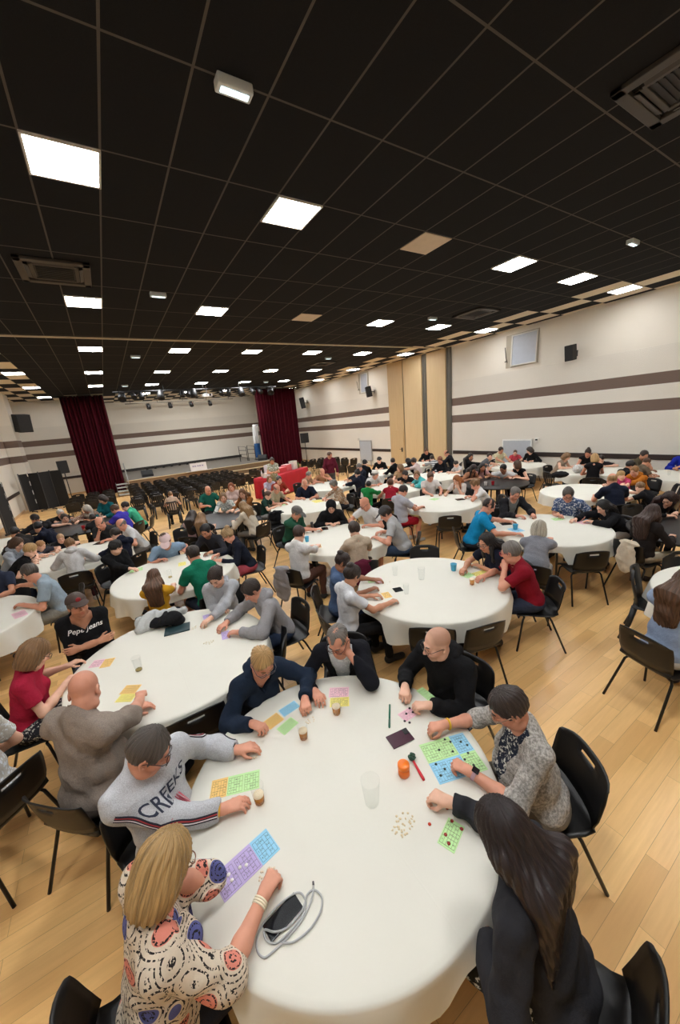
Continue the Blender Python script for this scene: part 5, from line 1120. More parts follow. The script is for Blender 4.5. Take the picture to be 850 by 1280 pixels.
P('boy in orange hooded sweatshirt leaning over the table', (793, 589), 1.14, 'T16', ('hoodie', (190, 114, 36)), ('short', (160, 116, 70)), 'c', .92, 1., 'm', BL, None, (765, 610), 1)
P('small boy in black top on a chair', (800, 609), 1.06, 'T16', ('tee', (22, 22, 26)), ('short', 'light'), 'c', .82, 1., 'm', BL, None, (780, 616), 1)
P('dark-haired person in black top leaning right', (788, 582), 1.14, 'T17', ('long', (22, 22, 24)), ('short', 'black'), 'b', .98, 1., 'm', BL, None, (830, 596), 0)
P('bearded man in olive shirt with hand on face', (805, 569), 1.2, 'T17', ('tee', (92, 84, 66)), ('short', 'dark'), 'b', 1.02, 1.1, 'm', BL, ['cheek', None], (835, 592), 0, beard=(.5, .45, .42))
P('child in olive top before the bearded man', (808, 578), 1.06, 'T17', ('tee', (110, 96, 80)), ('short', 'brown'), 'b', .82, 1., 'm', BL, None, (835, 595), 0)
P('person in royal blue sweater cut by the right edge', (858, 566), 1.18, 'T17', ('sweater', (28, 44, 150)), ('short', 'dark'), 'b', 1., 1.05, 'm', BL, [(838, 589), None], (840, 590), 1)
# T20, T19
P('girl with long curly brown hair seen from behind', (816, 641), 1.16, 'T20', ('long', (40, 34, 32)), ('long', (60, 40, 32)), 'c', .96, 1.05, 'f', ((190, 180, 160), 'trousers'), None, (850, 650), 2, zfix=1)
P('smiling girl with long dark hair in black top', (836, 624), 1.16, 'T20', ('long', (20, 20, 22)), ('long', (50, 30, 28)), 'c', .95, 1., 'f', BL, None, (815, 640), 2, turn=20)
P('person with long brown hair in pale blue denim shirt', (860, 728), 1.20, 'T19', ('long', (140, 156, 182)), ('long', 'brown'), 'c', 1., 1.15, 'f', ((200, 200, 196), 'trousers'), None, (900, 740), 2, zfix=1, lean=.06)
P('blond child sitting on a slatted resin chair', (213, 618), 1.02, (230, 560), ('tee', (196, 170, 150)), ('short', 'light'), 'c', .8, 1., 'f', BL, ['lap', 'lap'], (235, 600), 0, chair='slat')
# chairs under the sitters
for rec in CHAIRS:
    kind, pos, rz, who, seat, f_, to_ = rec
    for k_ in range(8):      # slide the chair in where its back would press into the neighbouring table or wall
        bp = pos-f_*.27
        if any(t_ != to_ and math.hypot(c_[0]-bp[0], c_[1]-bp[1]) < .97 for t_, c_ in TABLES.items()) or bp[0] > XR-.32: pos = pos+f_*.03
    rec[1] = pos
    w = who.split(',')[0].split(' at nearest')[0].split(' at the nearest')[0].split()[:11]
    if w[-1] in ('in', 'at', 'the', 'with', 'and', 'of', 'by', 'on', 'to', 'his', 'her', 'a', 'over', 'before', 'dark', 'black', 'white'): w = w[:-1]
    chair(kind, pos, rz, ('black shell chair under the ' if kind == 'shell' else 'slatted resin chair under the ')+' '.join(w), 'chairs in use')
# ------------------------------------------------------------------ tables, cloths and what lies on them
TN = dict(T1='the nearest table', T2='the centre table with the dark red polo man', T3='the left table with the jacket heap', T4='the table with the green shirt man', T5='the table cut by the left edge', T6='the table with the pale hooded child', T7='the dark table near the left curtain', T8='the table with the raised hood person', T9='the table with the navy polo man', T10='the table left of the burgundy sweater person', T11='the table with the long red-haired girl', T12='the table before the wood panels', T13='the farthest table by the wood panels', T14='the table below the whiteboard', T15='the table with the bright blue polo man', T16='the table with the orange hooded boy', T17='the table by the royal blue sweater', T18='the table with the black vest women', T19='the table cut by the right edge', T20='the dark table with two long-haired girls', T21='the dark table with the dotted dress woman', T22='the table with the green jacket child', T23='the dark table with the hat woman', T24='the table below the grey board', T26='the farthest left table')
BARE = ('T7', 'T20', 'T21', 'T23')
for i, (k, c) in enumerate(TABLES.items()):
    nm = TN[k][4:]
    table_frame(c, ('round bare dark folding table, ' if k in BARE else 'round folding table under cloth, ')+nm, TW if k not in BARE else TD)
    if k not in BARE: tablecloth(c, 'ivory cloth draped over '+TN[k], LAPS.get(k, []), i*7+1)
PAPER = dict(orange=(238, 196, 118), yellow=(243, 230, 128), green=(192, 232, 164), blue=(150, 208, 236), pink=(242, 196, 208), violet=(194, 176, 224))
GLY = {}
def glyph(ch):
    if ch not in GLY:
        cu = bpy.data.curves.new('g', 'FONT'); cu.body = ch; cu.size = 1.; cu.align_x = 'CENTER'; cu.align_y = 'CENTER'; cu.resolution_u = 1; o = bpy.data.objects.new('g', cu); COL.objects.link(o)
        me = bpy.data.meshes.new_from_object(o.evaluated_get(bpy.context.evaluated_depsgraph_get())); bpy.data.objects.remove(o); GLY[ch] = ([(v.co.x, v.co.y) for v in me.vertices], [tuple(p.vertices) for p in me.polygons])
    return GLY[ch]
INK = mplain((52, 54, 60), .8)
def loto_sheet(corners, panels, label, nums=True, z=TZ, group=None, lines=True):
    """corners (pixels): reader's top-left, top-right, bottom-right, bottom-left; panels: rows of colour names"""
    W_ = [at(x, y, z) for x, y in corners]; c = sum(W_)/4; u = unit((W_[1]+W_[2]-W_[0]-W_[3])); w = (np.linalg.norm(W_[1]-W_[0])+np.linalg.norm(W_[2]-W_[3]))/2; h = (np.linalg.norm(W_[3]-W_[0])+np.linalg.norm(W_[2]-W_[1]))/2
    return sheet((c[0], c[1], z), math.atan2(u[1], u[0]), w, h, panels, label, nums, group)
def sheet(loc, rz, w, h, panels, label, nums=True, group=None):
    t = thing('loto_card', label, 'loto card', (loc[0], loc[1], loc[2]+.0015), rz, group); nr, nc = len(panels), len(panels[0]); ink = B()
    for r in range(nr):
        for c in range(nc):
            pw, ph = w/nc, h/nr; x0, y1 = -w/2+c*pw, h/2-r*ph
            b = B(); b.box((x0+pw/2, y1-ph/2, 0), (pw-.0008, ph-.0008, .0012)); b.obj('paper', mplain(PAPER[panels[r][c]], .8), t)
            mx, my = pw*.07, ph*.08; gx0, gx1, gy0, gy1 = x0+mx, x0+pw-mx, y1-ph+my, y1-my*1.6
            for k in range(4): yy = gy0+(gy1-gy0)*k/3; ink.box(((gx0+gx1)/2, yy, .0009), (gx1-gx0, .0011, .0004))
            ncol = 9 if pw > ph*.9 else 5
            for k in range(ncol+1): xx = gx0+(gx1-gx0)*k/ncol; ink.box((xx, (gy0+gy1)/2, .0009), (.0009, gy1-gy0, .0004))
            if nums:
                cw, ch = (gx1-gx0)/ncol, (gy1-gy0)/3
                for rr in range(3):
                    for cc in sorted(R0.sample(range(ncol), 5 if ncol == 9 else 3)):
                        n = str(min(89, cc*(10 if ncol == 9 else 18)+R0.randrange(1, 10))); sz = min(ch*.85, cw*.85)
                        for q, dch in enumerate(n):
                            V, Fc = glyph(dch); ox = gx0+cw*(cc+.5)+(q-(len(n)-1)/2)*sz*.52; oy = gy0+ch*(rr+.5)
                            ink.add([(ox+a*sz, oy+b_*sz, .0013) for a, b_ in V], Fc, False)
    ink.obj('printed_grid', INK, t); return t
def cup(p, label, beer=.55, h=.125, r=.037, group=None, tint=None, loc=None, liquid=(238, 164, 58)):
    c = at(p[0], p[1], TZ) if loc is None else loc; t = thing('plastic_cup', label, 'cup', (c[0], c[1], TZ+.001), 0, group); rb = r*.74; w = .0012
    m = mglass() if tint is None else mplain(tint, .3)
    b = B(); b.lathe([(0, 0), (rb, 0), (rb+.001, .004), (r, h-.003), (r+.0014, h), (r-w, h), (rb-w, .004), (0, .003)], 20); b.obj('cup_wall', m, t)
    if beer > 0:
        hb = h*beer; b = B(); b.lathe([(0, .0035), (rb-w*1.6, .0045), (rb+(r-rb)*beer-w*1.6, hb), (0, hb)], 20); b.obj('drink', mdrink(liquid), t)
        if liquid == (238, 164, 58): b = B(); b.lathe([(0, hb), (rb+(r-rb)*beer-w*1.7, hb), (rb+(r-rb)*beer-w*1.6, hb+.006), (0, hb+.004)], 20); b.obj('foam', mplain((232, 214, 180), .7), t)
    return t
def tokens(p, n, spread, col, label, group, r=.006, h=.003, z=TZ, pts=None):
    proto = None
    c = at(p[0], p[1], z) if p else None
    for k in range(n if pts is None else len(pts)):
        if pts is None: a = R0.uniform(0, 6.28); d = spread*math.sqrt(R0.random()); q = (c[0]+d*math.cos(a)*1.25, c[1]+d*math.sin(a), z+.001)
        else: g = at(pts[k][0], pts[k][1], z); q = (g[0], g[1], z+.0035)
        if proto is None: b = B(); b.lathe([(0, 0), (r*.9, 0), (r, h*.4), (r*.85, h), (0, h)], 10); o = proto = b.obj('counter', mplain(col, .4), None); tag(o, label, 'counter', group)
        else: o = proto.copy(); COL.objects.link(o)
        o.location = q; o.scale = (1, R0.uniform(.55, 1), 1) if pts is None else (1, 1, 1); o.rotation_euler = (0, 0, R0.uniform(0, 6))
def phone(corners, label, col, lens=False, screen=False):
    W_ = [at(x, y, TZ) for x, y in corners]; c = sum(W_)/4; u = unit(W_[1]+W_[2]-W_[0]-W_[3]); w = np.linalg.norm(W_[1]-W_[0]); h = np.linalg.norm(W_[3]-W_[0]); t = thing('smartphone', label, 'phone', (c[0], c[1], TZ+.001), math.atan2(u[1], u[0]))
    B().box((0, 0, .0045), (w, h, .009), None, .004).obj('body', mplain(col, .25), t)
    if lens: b = B(); b.box((w*.36, h*.24, .0105), (w*.2, h*.42, .003), None, .002); b.obj('camera_block', BLACKM, t)
    if screen: B().box((0, 0, .0094), (w*.92, h*.9, .0006)).obj('screen', mplain((16, 18, 22), .08), t)
    return t
# nearest table
loto_sheet([(266, 976), (324, 962), (325, 985), (261, 1001)], [['orange', 'green', 'green']], 'orange and green loto strip before the lettered sweatshirt man')
loto_sheet([(264.5, 1097), (332, 1036), (351, 1061), (281, 1129)], [['violet', 'violet', 'blue']], 'violet and blue loto strip before the blouse woman')
loto_sheet([(328, 903), (346, 891), (355, 899), (338, 913)], [['orange']], 'small orange loto card at the fleece woman\'s hand')
loto_sheet([(348, 888), (368, 876), (375, 883), (355, 897)], [['blue']], 'small blue loto card before the navy fleece woman')
loto_sheet([(346, 911), (364, 896), (373, 904), (355, 920)], [['green']], 'small green loto card left of a beer cup')
loto_sheet([(411, 860), (435, 859), (437, 871), (412, 872)], [['pink']], 'pink loto card before the cardigan man')
loto_sheet([(412, 873), (436, 871), (437, 883), (413, 884)], [['yellow']], 'yellow loto card behind a beer cup, before the cardigan man')
loto_sheet([(497, 893), (512, 884), (522, 893), (507, 903)], [['pink']], 'pink loto card with black counters before the bald hooded man')
loto_sheet([(519, 864), (527, 860), (550, 874), (542, 880)], [['green']], 'green loto card under the bald hooded man\'s wrist')
loto_sheet([(526, 931), (582, 915), (606, 963), (547, 982)], [['green', 'green', 'blue'], ['blue', 'blue', 'green']], 'large green and blue loto sheet before the grey cardigan woman')
loto_sheet([(561, 1022), (581, 1034), (568, 1068), (546, 1053)], [['green']], 'green loto card with red counters near the long-haired woman')
tokens(None, 0, 0, (150, 44, 30), 'dark red counter on the green card near the long-haired woman', 'red counters on the green card', .009, .004, pts=[(565, 1027), (577, 1037), (557, 1044), (561, 1055)])
tokens(None, 0, 0, (196, 60, 30), 'loose red counter on the cloth by the long-haired woman', 'loose red counters', .009, .004, TZ-.003, pts=[(537, 1031), (559, 1011)])
tokens(None, 0, 0, (24, 24, 26), 'black counter by the bald hooded man\'s pink card', 'black counters', .009, .005, pts=[(506, 902), (512, 904), (512, 886), (516, 891), (508, 893)])
tokens(None, 0, 0, (36, 54, 44), 'dark counter on the large green and blue sheet', 'dark counters on the large sheet', .008, .004, pts=[(556, 925), (563, 928), (576, 928), (584, 932), (549, 938), (566, 940), (545, 956), (556, 962), (581, 950), (592, 957), (585, 942), (551, 970)])
tokens((505, 1031), 34, .055, (222, 204, 164), 'cream counter in the loose pile near the clear tumbler', 'cream counters in the open pile', .0065)
tokens((318, 944), 12, .03, (222, 204, 170), 'cream counter by the lettered sweatshirt man\'s watch hand', 'cream counters by the watch hand'); tokens((388, 901), 10, .03, (222, 204, 170), 'cream counter beside the middle beer cup', 'cream counters by the beer cup'); tokens((335, 1094), 14, .035, (226, 208, 180), 'cream counter by the blouse woman\'s hand', 'cream counters by the blouse woman')
tokens(None, 0, 0, (240, 238, 234), 'white counter on the violet loto strip', 'white counters on the violet strip', .009, .003, pts=[(300, 1085), (308, 1082), (286, 1094), (290, 1101), (281, 1105)])
cup((421, 892), 'half full beer cup before the cardigan man', .5); cup((380, 923), 'paler half full beer cup before the navy fleece woman', .5); cup((325, 1003), 'half full beer cup beside the lettered sweatshirt man\'s strip', .45)
cup((465, 1003), 'large empty clear tumbler in the middle of the nearest table', 0, .16, .052)
t = thing('felt_pen', 'green felt pen lying on the nearest table', 'pen', (*at(487, 896, TZ)[:2], TZ+.008)); a, c = at(487, 881, TZ+.008), at(486.5, 910, TZ+.008); d = (c-a)/2; b = B(); b.tube([-d, d*.35], .0062, 8); b.obj('barrel', mplain((20, 116, 84), .35), t); b = B(); b.tube([d*.3, d*.92, d], [.0072, .0072, .004], 8); b.obj('pen_cap', mplain((14, 92, 66), .35), t)
phone([(483, 922), (509, 911), (517, 924), (491, 938)], 'burgundy smartphone lying face down on the nearest table', (70, 38, 52), True)
t = thing('token_jar', 'small orange plastic jar beside the red wand', 'jar', (*at(505, 968, TZ)[:2], TZ+.001)); b = B(); b.lathe([(0, 0), (.031, 0), (.034, .006), (.034, .055), (0, .055)], 20); b.obj('body', mplain((236, 112, 22), .35), t); b = B(); b.lathe([(0, .056), (.035, .056), (.036, .06), (.035, .078), (.03, .083), (0, .083)], 20); b.obj('lid', mplain((246, 124, 26), .3), t)
t = thing('magnetic_wand', 'red magnetic wand with dark counters clinging to its head', 'wand', (*at(515, 950, TZ)[:2], TZ+.012)); e = at(530, 977, TZ+.012)-at(515, 950, TZ+.012); b = B(); b.tube([e*.0, e*.3, e*.85, e], [.008, .0075, .0095, .008], 8); b.obj('handle', mplain((200, 30, 44), .35), t); b = B(); b.ball((0, 0, .008), (.022, .022, .016), 8); b.obj('magnet_head', mplain((40, 44, 40), .4), t)
b = B()
for k in range(26): a = R0.uniform(0, 6.28); e_ = R0.uniform(.1, 1.4); b.lathe([(0, 0), (.008, 0), (.008, .003), (0, .003)], 8, (.021*math.cos(a)*math.sin(e_), .021*math.sin(a)*math.sin(e_), .008+.018*math.cos(e_)))
o = b.obj('clinging_counters', mplain((34, 70, 52), .4), t); o['kind'] = 'stuff'
ph = phone([(369, 1119), (380, 1139), (338, 1173), (328, 1158)], 'black device wrapped in a grey cable on the nearest table', (18, 20, 24), False, False)
b = B(); 
def cz(x, y, z=.006): return at(x, y, TZ)+V3(0, 0, z)
def catm(P, n=8):
    P = [np.array(p) for p in P]; P = [2*P[0]-P[1]]+P+[2*P[-1]-P[-2]]; o = []
    for i in range(1, len(P)-2):
        for k in range(n): t_ = k/n; o.append(.5*((2*P[i])+(P[i+1]-P[i-1])*t_+(2*P[i-1]-5*P[i]+4*P[i+1]-P[i+2])*t_*t_+(3*P[i]-P[i-1]-3*P[i+1]+P[i+2])*t_**3))
    return o+[P[-2]]
t = thing('charging_cable', 'grey cable coiled round the black device', 'cable', tuple(cz(360, 1150, 0))); o0 = cz(360, 1150, 0)
path = [cz(392, 1108), cz(391, 1120), cz(386, 1135), cz(375, 1155), cz(358, 1175), cz(340, 1192), cz(330, 1198), cz(322, 1190), cz(322, 1172), cz(334, 1150, .012), cz(356, 1128, .014), cz(374, 1118, .012), cz(382, 1128), cz(378, 1146), cz(362, 1166), cz(346, 1180), cz(333, 1176), cz(331, 1165, .014), cz(345, 1168, .016), cz(362, 1160, .012), cz(378, 1140, .01), cz(384, 1120), cz(393, 1114), cz(402, 1122), cz(401, 1140), cz(388, 1162), cz(368, 1178), cz(352, 1180)]
b.tube([p-o0 for p in catm(path)], .0042, 7); b.obj('cord', mplain((172, 174, 174), .5), t); b = B(); b.tube([cz(392, 1108)-o0, cz(391.6, 1103)-o0], .0045, 8); b.obj('plug', mplain((90, 90, 92), .3, .5), t)
# left table
loto_sheet([(113, 827), (128, 825), (129, 832), (115, 834)], [['pink']], 'pink loto card before the red shirt woman'); loto_sheet([(129, 825), (144, 822), (138, 833), (126, 835)], [['orange']], 'orange loto card before the red shirt woman'); loto_sheet([(156, 857), (176, 856), (170, 867), (151, 868)], [['orange']], 'orange loto card under the bald heavy man\'s hand'); loto_sheet([(150, 868), (170, 867), (166, 877), (145, 878)], [['yellow']], 'yellow loto card before the bald heavy man')
loto_sheet([(252, 770), (264, 767), (268, 772), (256, 776)], [['violet']], 'violet loto card before the ponytail woman'); loto_sheet([(275, 791), (286, 788), (289, 797), (279, 800)], [['violet']], 'violet loto card before the grey hooded man')
tokens((242, 785), 9, .04, (216, 200, 160), 'cream counter before the ponytail woman', 'cream counters by the ponytail woman'); tokens((261, 803), 14, .04, (216, 200, 160), 'cream counter in the pile before the grey hooded man', 'cream counters by the grey hooded man')
cup((174, 838), 'tall clear cup with a little drink on the left table', .12, .14, .04, liquid=(200, 180, 110)); cup((4, 905), 'clear cup near the left edge of the picture', 0, .12, .037) if False else None
t = thing('jacket', 'crumpled black and grey-white jacket heaped on the left table', 'jacket', (*at(206, 780, TZ)[:2], TZ)); h_ = .009
F = Fld(V3(-.34, -.3, -.02), V3(.34, .3, .26), h_); 
for c_, r_ in (((.05, -.03, .06), (.20, .11, .075)), ((.12, -.02, .09), (.12, .09, .075)), ((-.08, -.06, .035), (.13, .08, .05))): F.ell(c_, r_, None, .04)
F.plane(V3(0, 0, .003), V3(0, 0, -1)); link('black_shell', F.me(.018, 4), mcloth((24, 24, 27)), t)
F = Fld(V3(-.36, -.3, -.02), V3(.36, .3, .28), h_)
for c_, r_ in (((-.15, .02, .05), (.13, .12, .065)), ((-.02, .07, .09), (.17, .08, .07)), ((.12, .08, .12), (.11, .05, .05)), ((-.22, -.07, .03), (.06, .09, .04))): F.ell(c_, r_, None, .04)
F.plane(V3(0, 0, .003), V3(0, 0, -1)); link('pale_lining', F.me(.020, 9), mcloth((176, 178, 176), 'marl'), t)
t.rotation_euler = (0, 0, -.5)
o = B().box((0, 0, .008), (.26, .18, .014), None, .004).obj('folder', mplain((34, 58, 62), .5), None, loc=(*at(222, 787, TZ)[:2], TZ), rz=-.2); tag(o, 'dark teal folder under the jacket heap', 'folder')
# centre table
loto_sheet([(460, 723), (467, 722), (468, 728), (459, 729)], [['green']], 'green loto card at the rim left on the centre table'); loto_sheet([(469, 723), (479, 722), (477, 729), (469, 730)], [['pink']], 'pink loto card at the left of the centre table'); loto_sheet([(475, 742), (484, 740), (492, 746), (482, 748)], [['orange']], 'orange loto card under the reaching girl\'s hand'); loto_sheet([(590, 717), (610, 711), (613, 716), (594, 721)], [['yellow', 'yellow']], 'yellow loto strip before the black-haired woman'); loto_sheet([(578, 719), (588, 715), (592, 719), (582, 724)], [['green']], 'green loto card before the black-haired woman')
phone([(492, 736), (502, 734), (503, 739), (492, 741)], 'black smartphone with lit screen on the centre table', (18, 18, 20), False, True)
cup((494, 719), 'small clear cup at the left of the centre table', .0); cup((527, 724), 'tall clear tumbler on the centre table', .0, .16, .047); cup((508, 742), 'clear cup beside the black smartphone', 0); cup((567, 713), 'sky blue plastic cup on the centre table', 0, .095, .042, tint=(70, 164, 200)); cup((590, 731), 'small amber drink cup on the centre table', .8, .09, .036)
tokens((486, 729), 8, .05, (216, 204, 180), 'pale counter between cards on the centre table', 'pale counters on the centre table')
# other tables
cup((644, 662), 'sky blue cup on the bright blue polo man\'s table', 0, .095, .042, tint=(70, 164, 200)); phone([(626, 654), (638, 653), (638, 656), (626, 657)], 'black smartphone before the bright blue polo man', (18, 18, 20)); loto_sheet([(720, 651), (738, 648), (742, 653), (724, 656)], [['pink', 'blue']], 'pink and blue loto sheet before the girl in hooded top'); loto_sheet([(690, 648), (703, 647), (704, 650), (691, 651)], [['green']], 'green loto card before the blue patterned shirt man'); loto_sheet([(636, 661), (648, 659), (654, 664), (641, 666)], [['blue']], 'pale blue loto card beside a sky blue cup')
cup((384, 677), 'sky blue cup on the raised hood person\'s table', 0, .095, .042, tint=(70, 164, 200)); phone([(401, 660), (409, 659), (411, 662), (403, 663)], 'dark smartphone before the raised hood person', (18, 18, 20)); o = None
cup((391, 665), 'dark soft drink bottle cup before the green polo man', 0, .2, .03, tint=(30, 24, 24)); loto_sheet([(392, 681), (400, 680), (403, 684), (395, 685)], [['orange']], 'orange loto card before the loose white shirt person')
cup((213, 722), 'clear cup between green shirt man and yellow top girl', .15, .13, .038, liquid=(210, 190, 130)); loto_sheet([(160, 713), (176, 709), (181, 712), (163, 716)], [['green', 'green']], 'pale green loto strip at the left of the green shirt table'); loto_sheet([(222, 704), (232, 702), (233, 706), (224, 708)], [['yellow']], 'yellow loto card before the green shirt man')
phone([(202, 697), (208, 696), (209, 700), (203, 701)], 'black smartphone in the hand of the pale pink cap man', (16, 16, 18))
loto_sheet([(14, 768), (30, 762), (36, 768), (18, 774)], [['pink', 'pink']], 'pale pink loto strip on the left edge table'); loto_sheet([(72, 692), (82, 690), (84, 694), (74, 696)], [['blue']], 'blue loto card before the woman in black tee shirt'); phone([(120, 680), (128, 676), (130, 678), (122, 682)], 'black smartphone on the pale hooded child\'s table', (18, 18, 20))
cup((105, 662), 'red plastic cup on the dark table near the left curtain', 0, .10, .045, tint=(180, 26, 34))
for k, (p, lab) in enumerate((((350, 630), 'green loto card before the sand shirt man'), ((396, 626), 'yellow loto card before the grey curly woman'))): loto_sheet([(p[0]-6, p[1]), (p[0]+5, p[1]-2), (p[0]+8, p[1]+1), (p[0]-3, p[1]+3)], [[('green', 'yellow')[k]]], lab, False)
phone([(394, 623), (402, 622), (403, 624), (395, 625)], 'black smartphone before the navy polo man', (18, 18, 20)); phone([(570, 624), (580, 623), (580, 625), (570, 626)], 'black smartphone before the curly white shirt woman', (18, 18, 20)); loto_sheet([(538, 624), (545, 622), (548, 624), (541, 626)], [['green']], 'green loto card before the young white shirt man', False)
cup((836, 594), 'clear cup on the royal blue sweater table', 0, .12, .037); cup((616, 606), 'red plastic cup on the dark hat woman table', 0, .10, .042, tint=(170, 26, 40)); cup((607, 607), 'white plastic cup on the dark hat woman table', 0, .10, .042, tint=(220, 214, 210))
# empty chairs drawn up to tables
LC = {}
def empty(kind, p, z, T_, label, group='empty chairs at tables', turn=0., back=0.):
    c = at(p[0], p[1], z); d = V3(*TABLES[T_], 0)-c if isinstance(T_, str) else at(T_[0], T_[1], .5)-c; d[2] = 0; c = c+unit(d)*back; rz = math.atan2(-d[0], d[1])+turn; chair(kind, c, rz, label, group)
    if 'green polo' in label: LC['green'] = (c, rz)
def empty_b(kind, p, T_, label): empty(kind, p, .80, T_, label, back=.265)
empty_b('shell', (244, 893), 'T3', 'empty black shell chair between the left table and the nearest table'); empty_b('round', (358, 789), 'T3', 'empty black chair beside the grey hooded sweatshirt man'); empty_b('shell', (540, 786), 'T2', 'empty black shell chair behind the bald hooded man'); empty_b('shell', (612, 781), 'T2', 'empty black shell chair at the right front of the centre table'); empty_b('shell', (530, 682), 'T2', 'empty black chair at the far side of the centre table')
empty_b('shell', (563, 645), 'T11', 'empty black shell chair in front of the red-haired girl table'); empty_b('shell', (744, 690), 'T15', 'empty black shell chair in front of the bright blue polo table'); empty_b('resin', (790, 714), 'T19', 'empty dark resin chair turned to the right edge table'); empty_b('round', (850, 690), 'T19', 'black chair cut by the right edge behind the cloth'); empty('resin', (828, 630), .44, 'T16', 'empty dark resin chair right of the small boy in black')
empty('shell', (352, 660), .45, 'T8', 'empty black chair behind the green polo man'); empty('slat', (692, 606), .44, 'T18', 'empty slatted black chair left of the jacket pile'); empty('shell', (232, 682), .45, 'T4', 'empty black chair beside the bearded charcoal sweater man'); empty('resin', (303, 668), .44, 'T21', 'empty dark resin chair before the cream sweater woman'); empty('shell', (428, 590), .45, (428, 575), 'left one of two lone black chairs by the burgundy sweater person'); empty('shell', (441, 590), .45, (441, 575), 'right one of two lone black chairs by the burgundy sweater person')
CHAIRS.append(['shell', LC['green'][0], LC['green'][1], 'empty black chair behind the green polo', .45, None, None])
# rows of chairs before the stage
def rows_of(kind, xs, ys, label, group, rz=0.):
    for y in ys:
        for x in xs: chair(kind, (x+R0.uniform(-.03, .03), y+R0.uniform(-.04, .04)), rz+R0.uniform(-.08, .08), label, group)
rows_of('shell', [.75+.56*k for k in range(9)], [16.0, 16.9, 17.8, 18.7, 19.6, 20.5], 'black shell chair in the empty rows facing the stage', 'chair rows facing the stage'); rows_of('shell', [-1.45+.56*k for k in range(3)], [16.6, 17.5, 18.4, 19.3], 'black shell chair in the block before the left curtain', 'chair block before the left curtain'); rows_of('slat', [.55+.6*k for k in range(5)], [14.6, 15.25], 'slatted dark resin chair in the rows behind the shell chairs', 'resin chair rows'); rows_of('shell', [6.3+.56*k for k in range(3)], [18.0, 18.9], 'black shell chair left of the red bar table', 'chairs left of the bar'); rows_of('shell', [9.5+.56*k for k in range(4)], [16.6, 17.5, 18.4, 19.3], 'black shell chair in the block before the right curtain', 'chair block before the right curtain')
# refreshment table with a red cloth
t = thing('trestle_table', 'long folding table under the red bar cloth', 'table', (6.25, 14.75, 0), .55); b = B(); b.box((0, 0, .86), (2.9, .7, .03)); b.obj('tabletop', TW, t)
for x in (-1.3, 1.3):
    for y in (-.28, .28): b = B(); b.tube([(x, y, 0), (x, y, .85)], .018); b.obj('leg', STEEL, t)
redm = NT('red_cloth'); redm.col(redm.mix(redm.noise(3, 3), lin((150, 14, 30)), lin((182, 22, 38)))); redm.set(Roughness=.85); redm.bump(redm.noise(6, 3), .3, .02)
pts = []; n = 120; ws, ds = 1.5, .39
for i in range(n):
    u = i/n*4; k = int(u); f_ = u-k; c4 = [(-ws, -ds), (ws, -ds), (ws, ds), (-ws, ds)]; a, c = c4[k], c4[(k+1) % 4]; pts.append((a[0]+(c[0]-a[0])*f_, a[1]+(c[1]-a[1])*f_))
v = [(0, 0, .885)]+[(x*.985, y*.97, .885) for x, y in pts]+[(x, y, .875) for x, y in pts]; f = [(0, 1+i, 1+(i+1) % n) for i in range(n)]
for q in range(1, 6):
    for i, (x, y) in enumerate(pts): w_ = .03*q/5*math.sin(i*1.35+q*.2); L_ = math.hypot(x, y); v.append((x+x/L_*w_+(.02*q/5 if x > 0 else -.02*q/5), y+(1 if y > 0 else -1)*(.02*q/5+abs(w_)*.6), .875-.165*q))
for r_ in range(6):
    for i in range(n): a, c = 1+r_*n+i, 1+r_*n+(i+1) % n; f.append((a, a+n, c+n, c))
o = link('tablecloth', mesh(v, f), redm.m, None, loc=(6.25, 14.75, 0), rz=.55); tag(o, 'red cloth over the long bar table before the right curtain', 'tablecloth')
M_ = Matrix.Rotation(.55, 3, 'Z')
def bar(x, y): q = M_ @ Vector((x, y, 0)); return (6.25+q.x, 14.75+q.y, .888)
def bottle(p, label, col, h=.3, r=.038):
    t = thing('bottle', label, 'bottle', p, 0, 'bottles and boxes on the bar'); b = B(); b.lathe([(0, 0), (r, 0), (r, h*.55), (r*.8, h*.66), (r*.36, h*.78), (r*.34, h*.94), (0, h*.94)], 14); b.obj('body', mplain(col, .2), t); b = B(); b.lathe([(0, h*.94), (r*.42, h*.94), (r*.42, h), (0, h)], 10); b.obj('bottle_cap', mplain((200, 40, 40), .4), t)
for k, (x, y, col, nm) in enumerate(((-1.3, .1, (210, 212, 214), 'clear bottle at the left end of the bar'), (-1.15, -.1, (200, 200, 196), 'second pale bottle from the bar left end'), (-.35, .1, (60, 100, 60), 'green bottle near the bar middle'), (1.1, .1, (216, 214, 206), 'pale bottle at the right end of the bar'), (1.25, -.05, (120, 150, 90), 'light green bottle at the right end of the bar'))): bottle(bar(x, y), nm, col)
def box(p, d, col, label, lid):
    t = thing('carton', label, 'box', p, .55, 'bottles and boxes on the bar'); B().box((0, 0, d[2]/2), d, None, .006).obj('body', mplain(col, .6), t); B().box((0, 0, d[2]+.006), (d[0]*1.03, d[1]*1.03, .012), None, .004).obj('lid', mplain(lid, .6), t)
box(bar(-.75, .12), (.34, .26, .42), (214, 214, 218), 'tall white box standing on the bar', (180, 180, 186)); box(bar(-.05, .05), (.5, .3, .2), (200, 62, 70), 'red carton in the middle of the bar', (214, 110, 112)); box(bar(.5, .1), (.4, .28, .26), (206, 96, 100), 'pink-red carton right of the bar middle', (222, 170, 168)); box(bar(.9, .0), (.3, .26, .36), (206, 204, 196), 'off-white box toward the bar right end', (160, 170, 150)); box(bar(-1.38, -.15), (.16, .16, .16), (220, 220, 220), 'small white box on the bar left corner', (200, 190, 190))
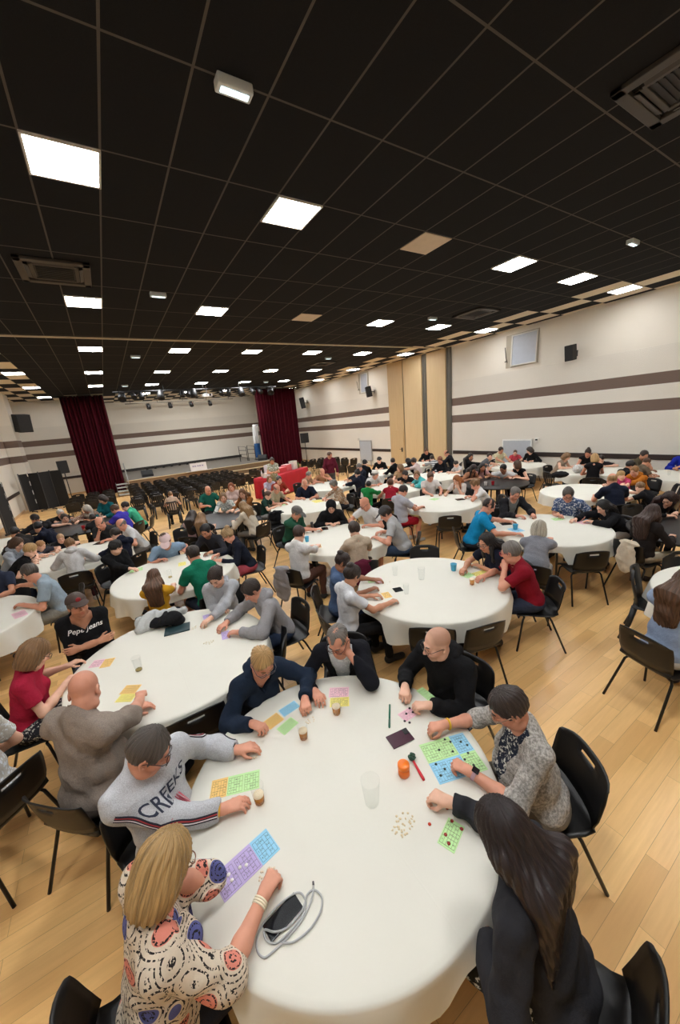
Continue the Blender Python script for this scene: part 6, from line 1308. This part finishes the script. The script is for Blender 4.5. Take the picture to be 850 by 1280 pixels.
# clothes and bags left about
def heap(p, z, name, label, cat, col, kind, blobs, rz=0., wob=.008, seed=1):
    c = at(p[0], p[1], z); blobs = [(V3(*a), V3(*b_)) for a, b_ in blobs]; lo = np.min([a-b_ for a, b_ in blobs], 0)-.06; hi = np.max([a+b_ for a, b_ in blobs], 0)+.06; F = Fld(lo, hi, .012)
    for a, b_ in blobs: F.ell(a, b_, None, .04)
    o = link(name, F.me(wob, seed), mcloth(col, kind), None, loc=tuple(c), rz=rz); tag(o, label, cat); return o
def on_chair(who, name, label, cat, col, kind, side=0., w=.2, drop=.35):
    for kd, pos, rz, wh, seat, *_ in CHAIRS:
        if wh.startswith(who):
            bl = [((side, -.275, .80), (w, .045, .035)), ((side, -.305, .80-drop*.5), (w*.95, .028, drop*.55)), ((side, -.21, .70), (w*.9, .022, .12))]
            F = Fld(V3(-.4, -.45, .2), V3(.4, -.08, .95), .012)
            for a, b_ in bl: F.ell(V3(*a), V3(*b_), None, .03)
            o = link(name, F.me(.007, 3), mcloth(col, kind), None, loc=(pos[0], pos[1], 0), rz=rz); tag(o, label, cat)
on_chair('dark-haired person in loose white', 'cardigan', 'grey cardigan hanging over the white shirt person\'s chair back', 'cardigan', (150, 146, 148), 'plain', -.08, .16, .5); on_chair('dark-haired woman in beige', 'scarf', 'burgundy checked scarf hanging on the beige top woman\'s chair', 'scarf', (92, 26, 48), 'plain', -.05, .15, .4); on_chair('girl with long curly brown', 'jacket', 'cream jacket hung around the curly-haired girl\'s chair', 'jacket', (214, 200, 178), 'plain', .06, .15, .42)
heap((700, 596), .78, 'coat', 'black coat piled on the table beside women in vests', 'coat', (22, 22, 25), 'plain', [((0, 0, .06), (.22, .2, .08)), ((.15, .1, .05), (.2, .15, .07))]); heap((722, 590), .78, 'bag', 'pale bag among the coats beside women in vests', 'bag', (190, 186, 180), 'print', [((0, 0, .1), (.16, .12, .12))])
heap((413, 742), .02, 'carrier_bag', 'white carrier bag on the floor under the reaching girl\'s chair', 'bag', (200, 200, 200), 'print', [((0, 0, .12), (.13, .10, .14)), ((.02, 0, .26), (.06, .05, .06))]); on_chair('empty black chair behind', 'jacket', 'black jacket hung on the empty chair behind green polo man', 'jacket', (20, 20, 24), 'plain', 0, .21, .5)
# ------------------------------------------------------------------ camera and light
cam = bpy.data.cameras.new('camera'); co = bpy.data.objects.new('camera', cam); COL.objects.link(co)
Mx = Matrix(((_r[0], _u[0], -_w[0]), (_r[1], _u[1], -_w[1]), (_r[2], _u[2], -_w[2]))).to_4x4(); Mx.translation = Vector(CAM); co.matrix_world = Mx
cam.sensor_fit = 'HORIZONTAL'; cam.sensor_width = 36.; cam.lens = FPX/850*36; cam.shift_x = 0.; cam.shift_y = 16/850; cam.clip_start = .05; cam.clip_end = 100
SC.camera = co
W = bpy.data.worlds.new('hall_air'); SC.world = W; W.use_nodes = True; W.node_tree.nodes['Background'].inputs[0].default_value = (1, .95, .88, 1); W.node_tree.nodes['Background'].inputs[1].default_value = .05
SC.view_settings.view_transform = 'Standard'; SC.view_settings.look = 'None'; SC.view_settings.exposure = 0.
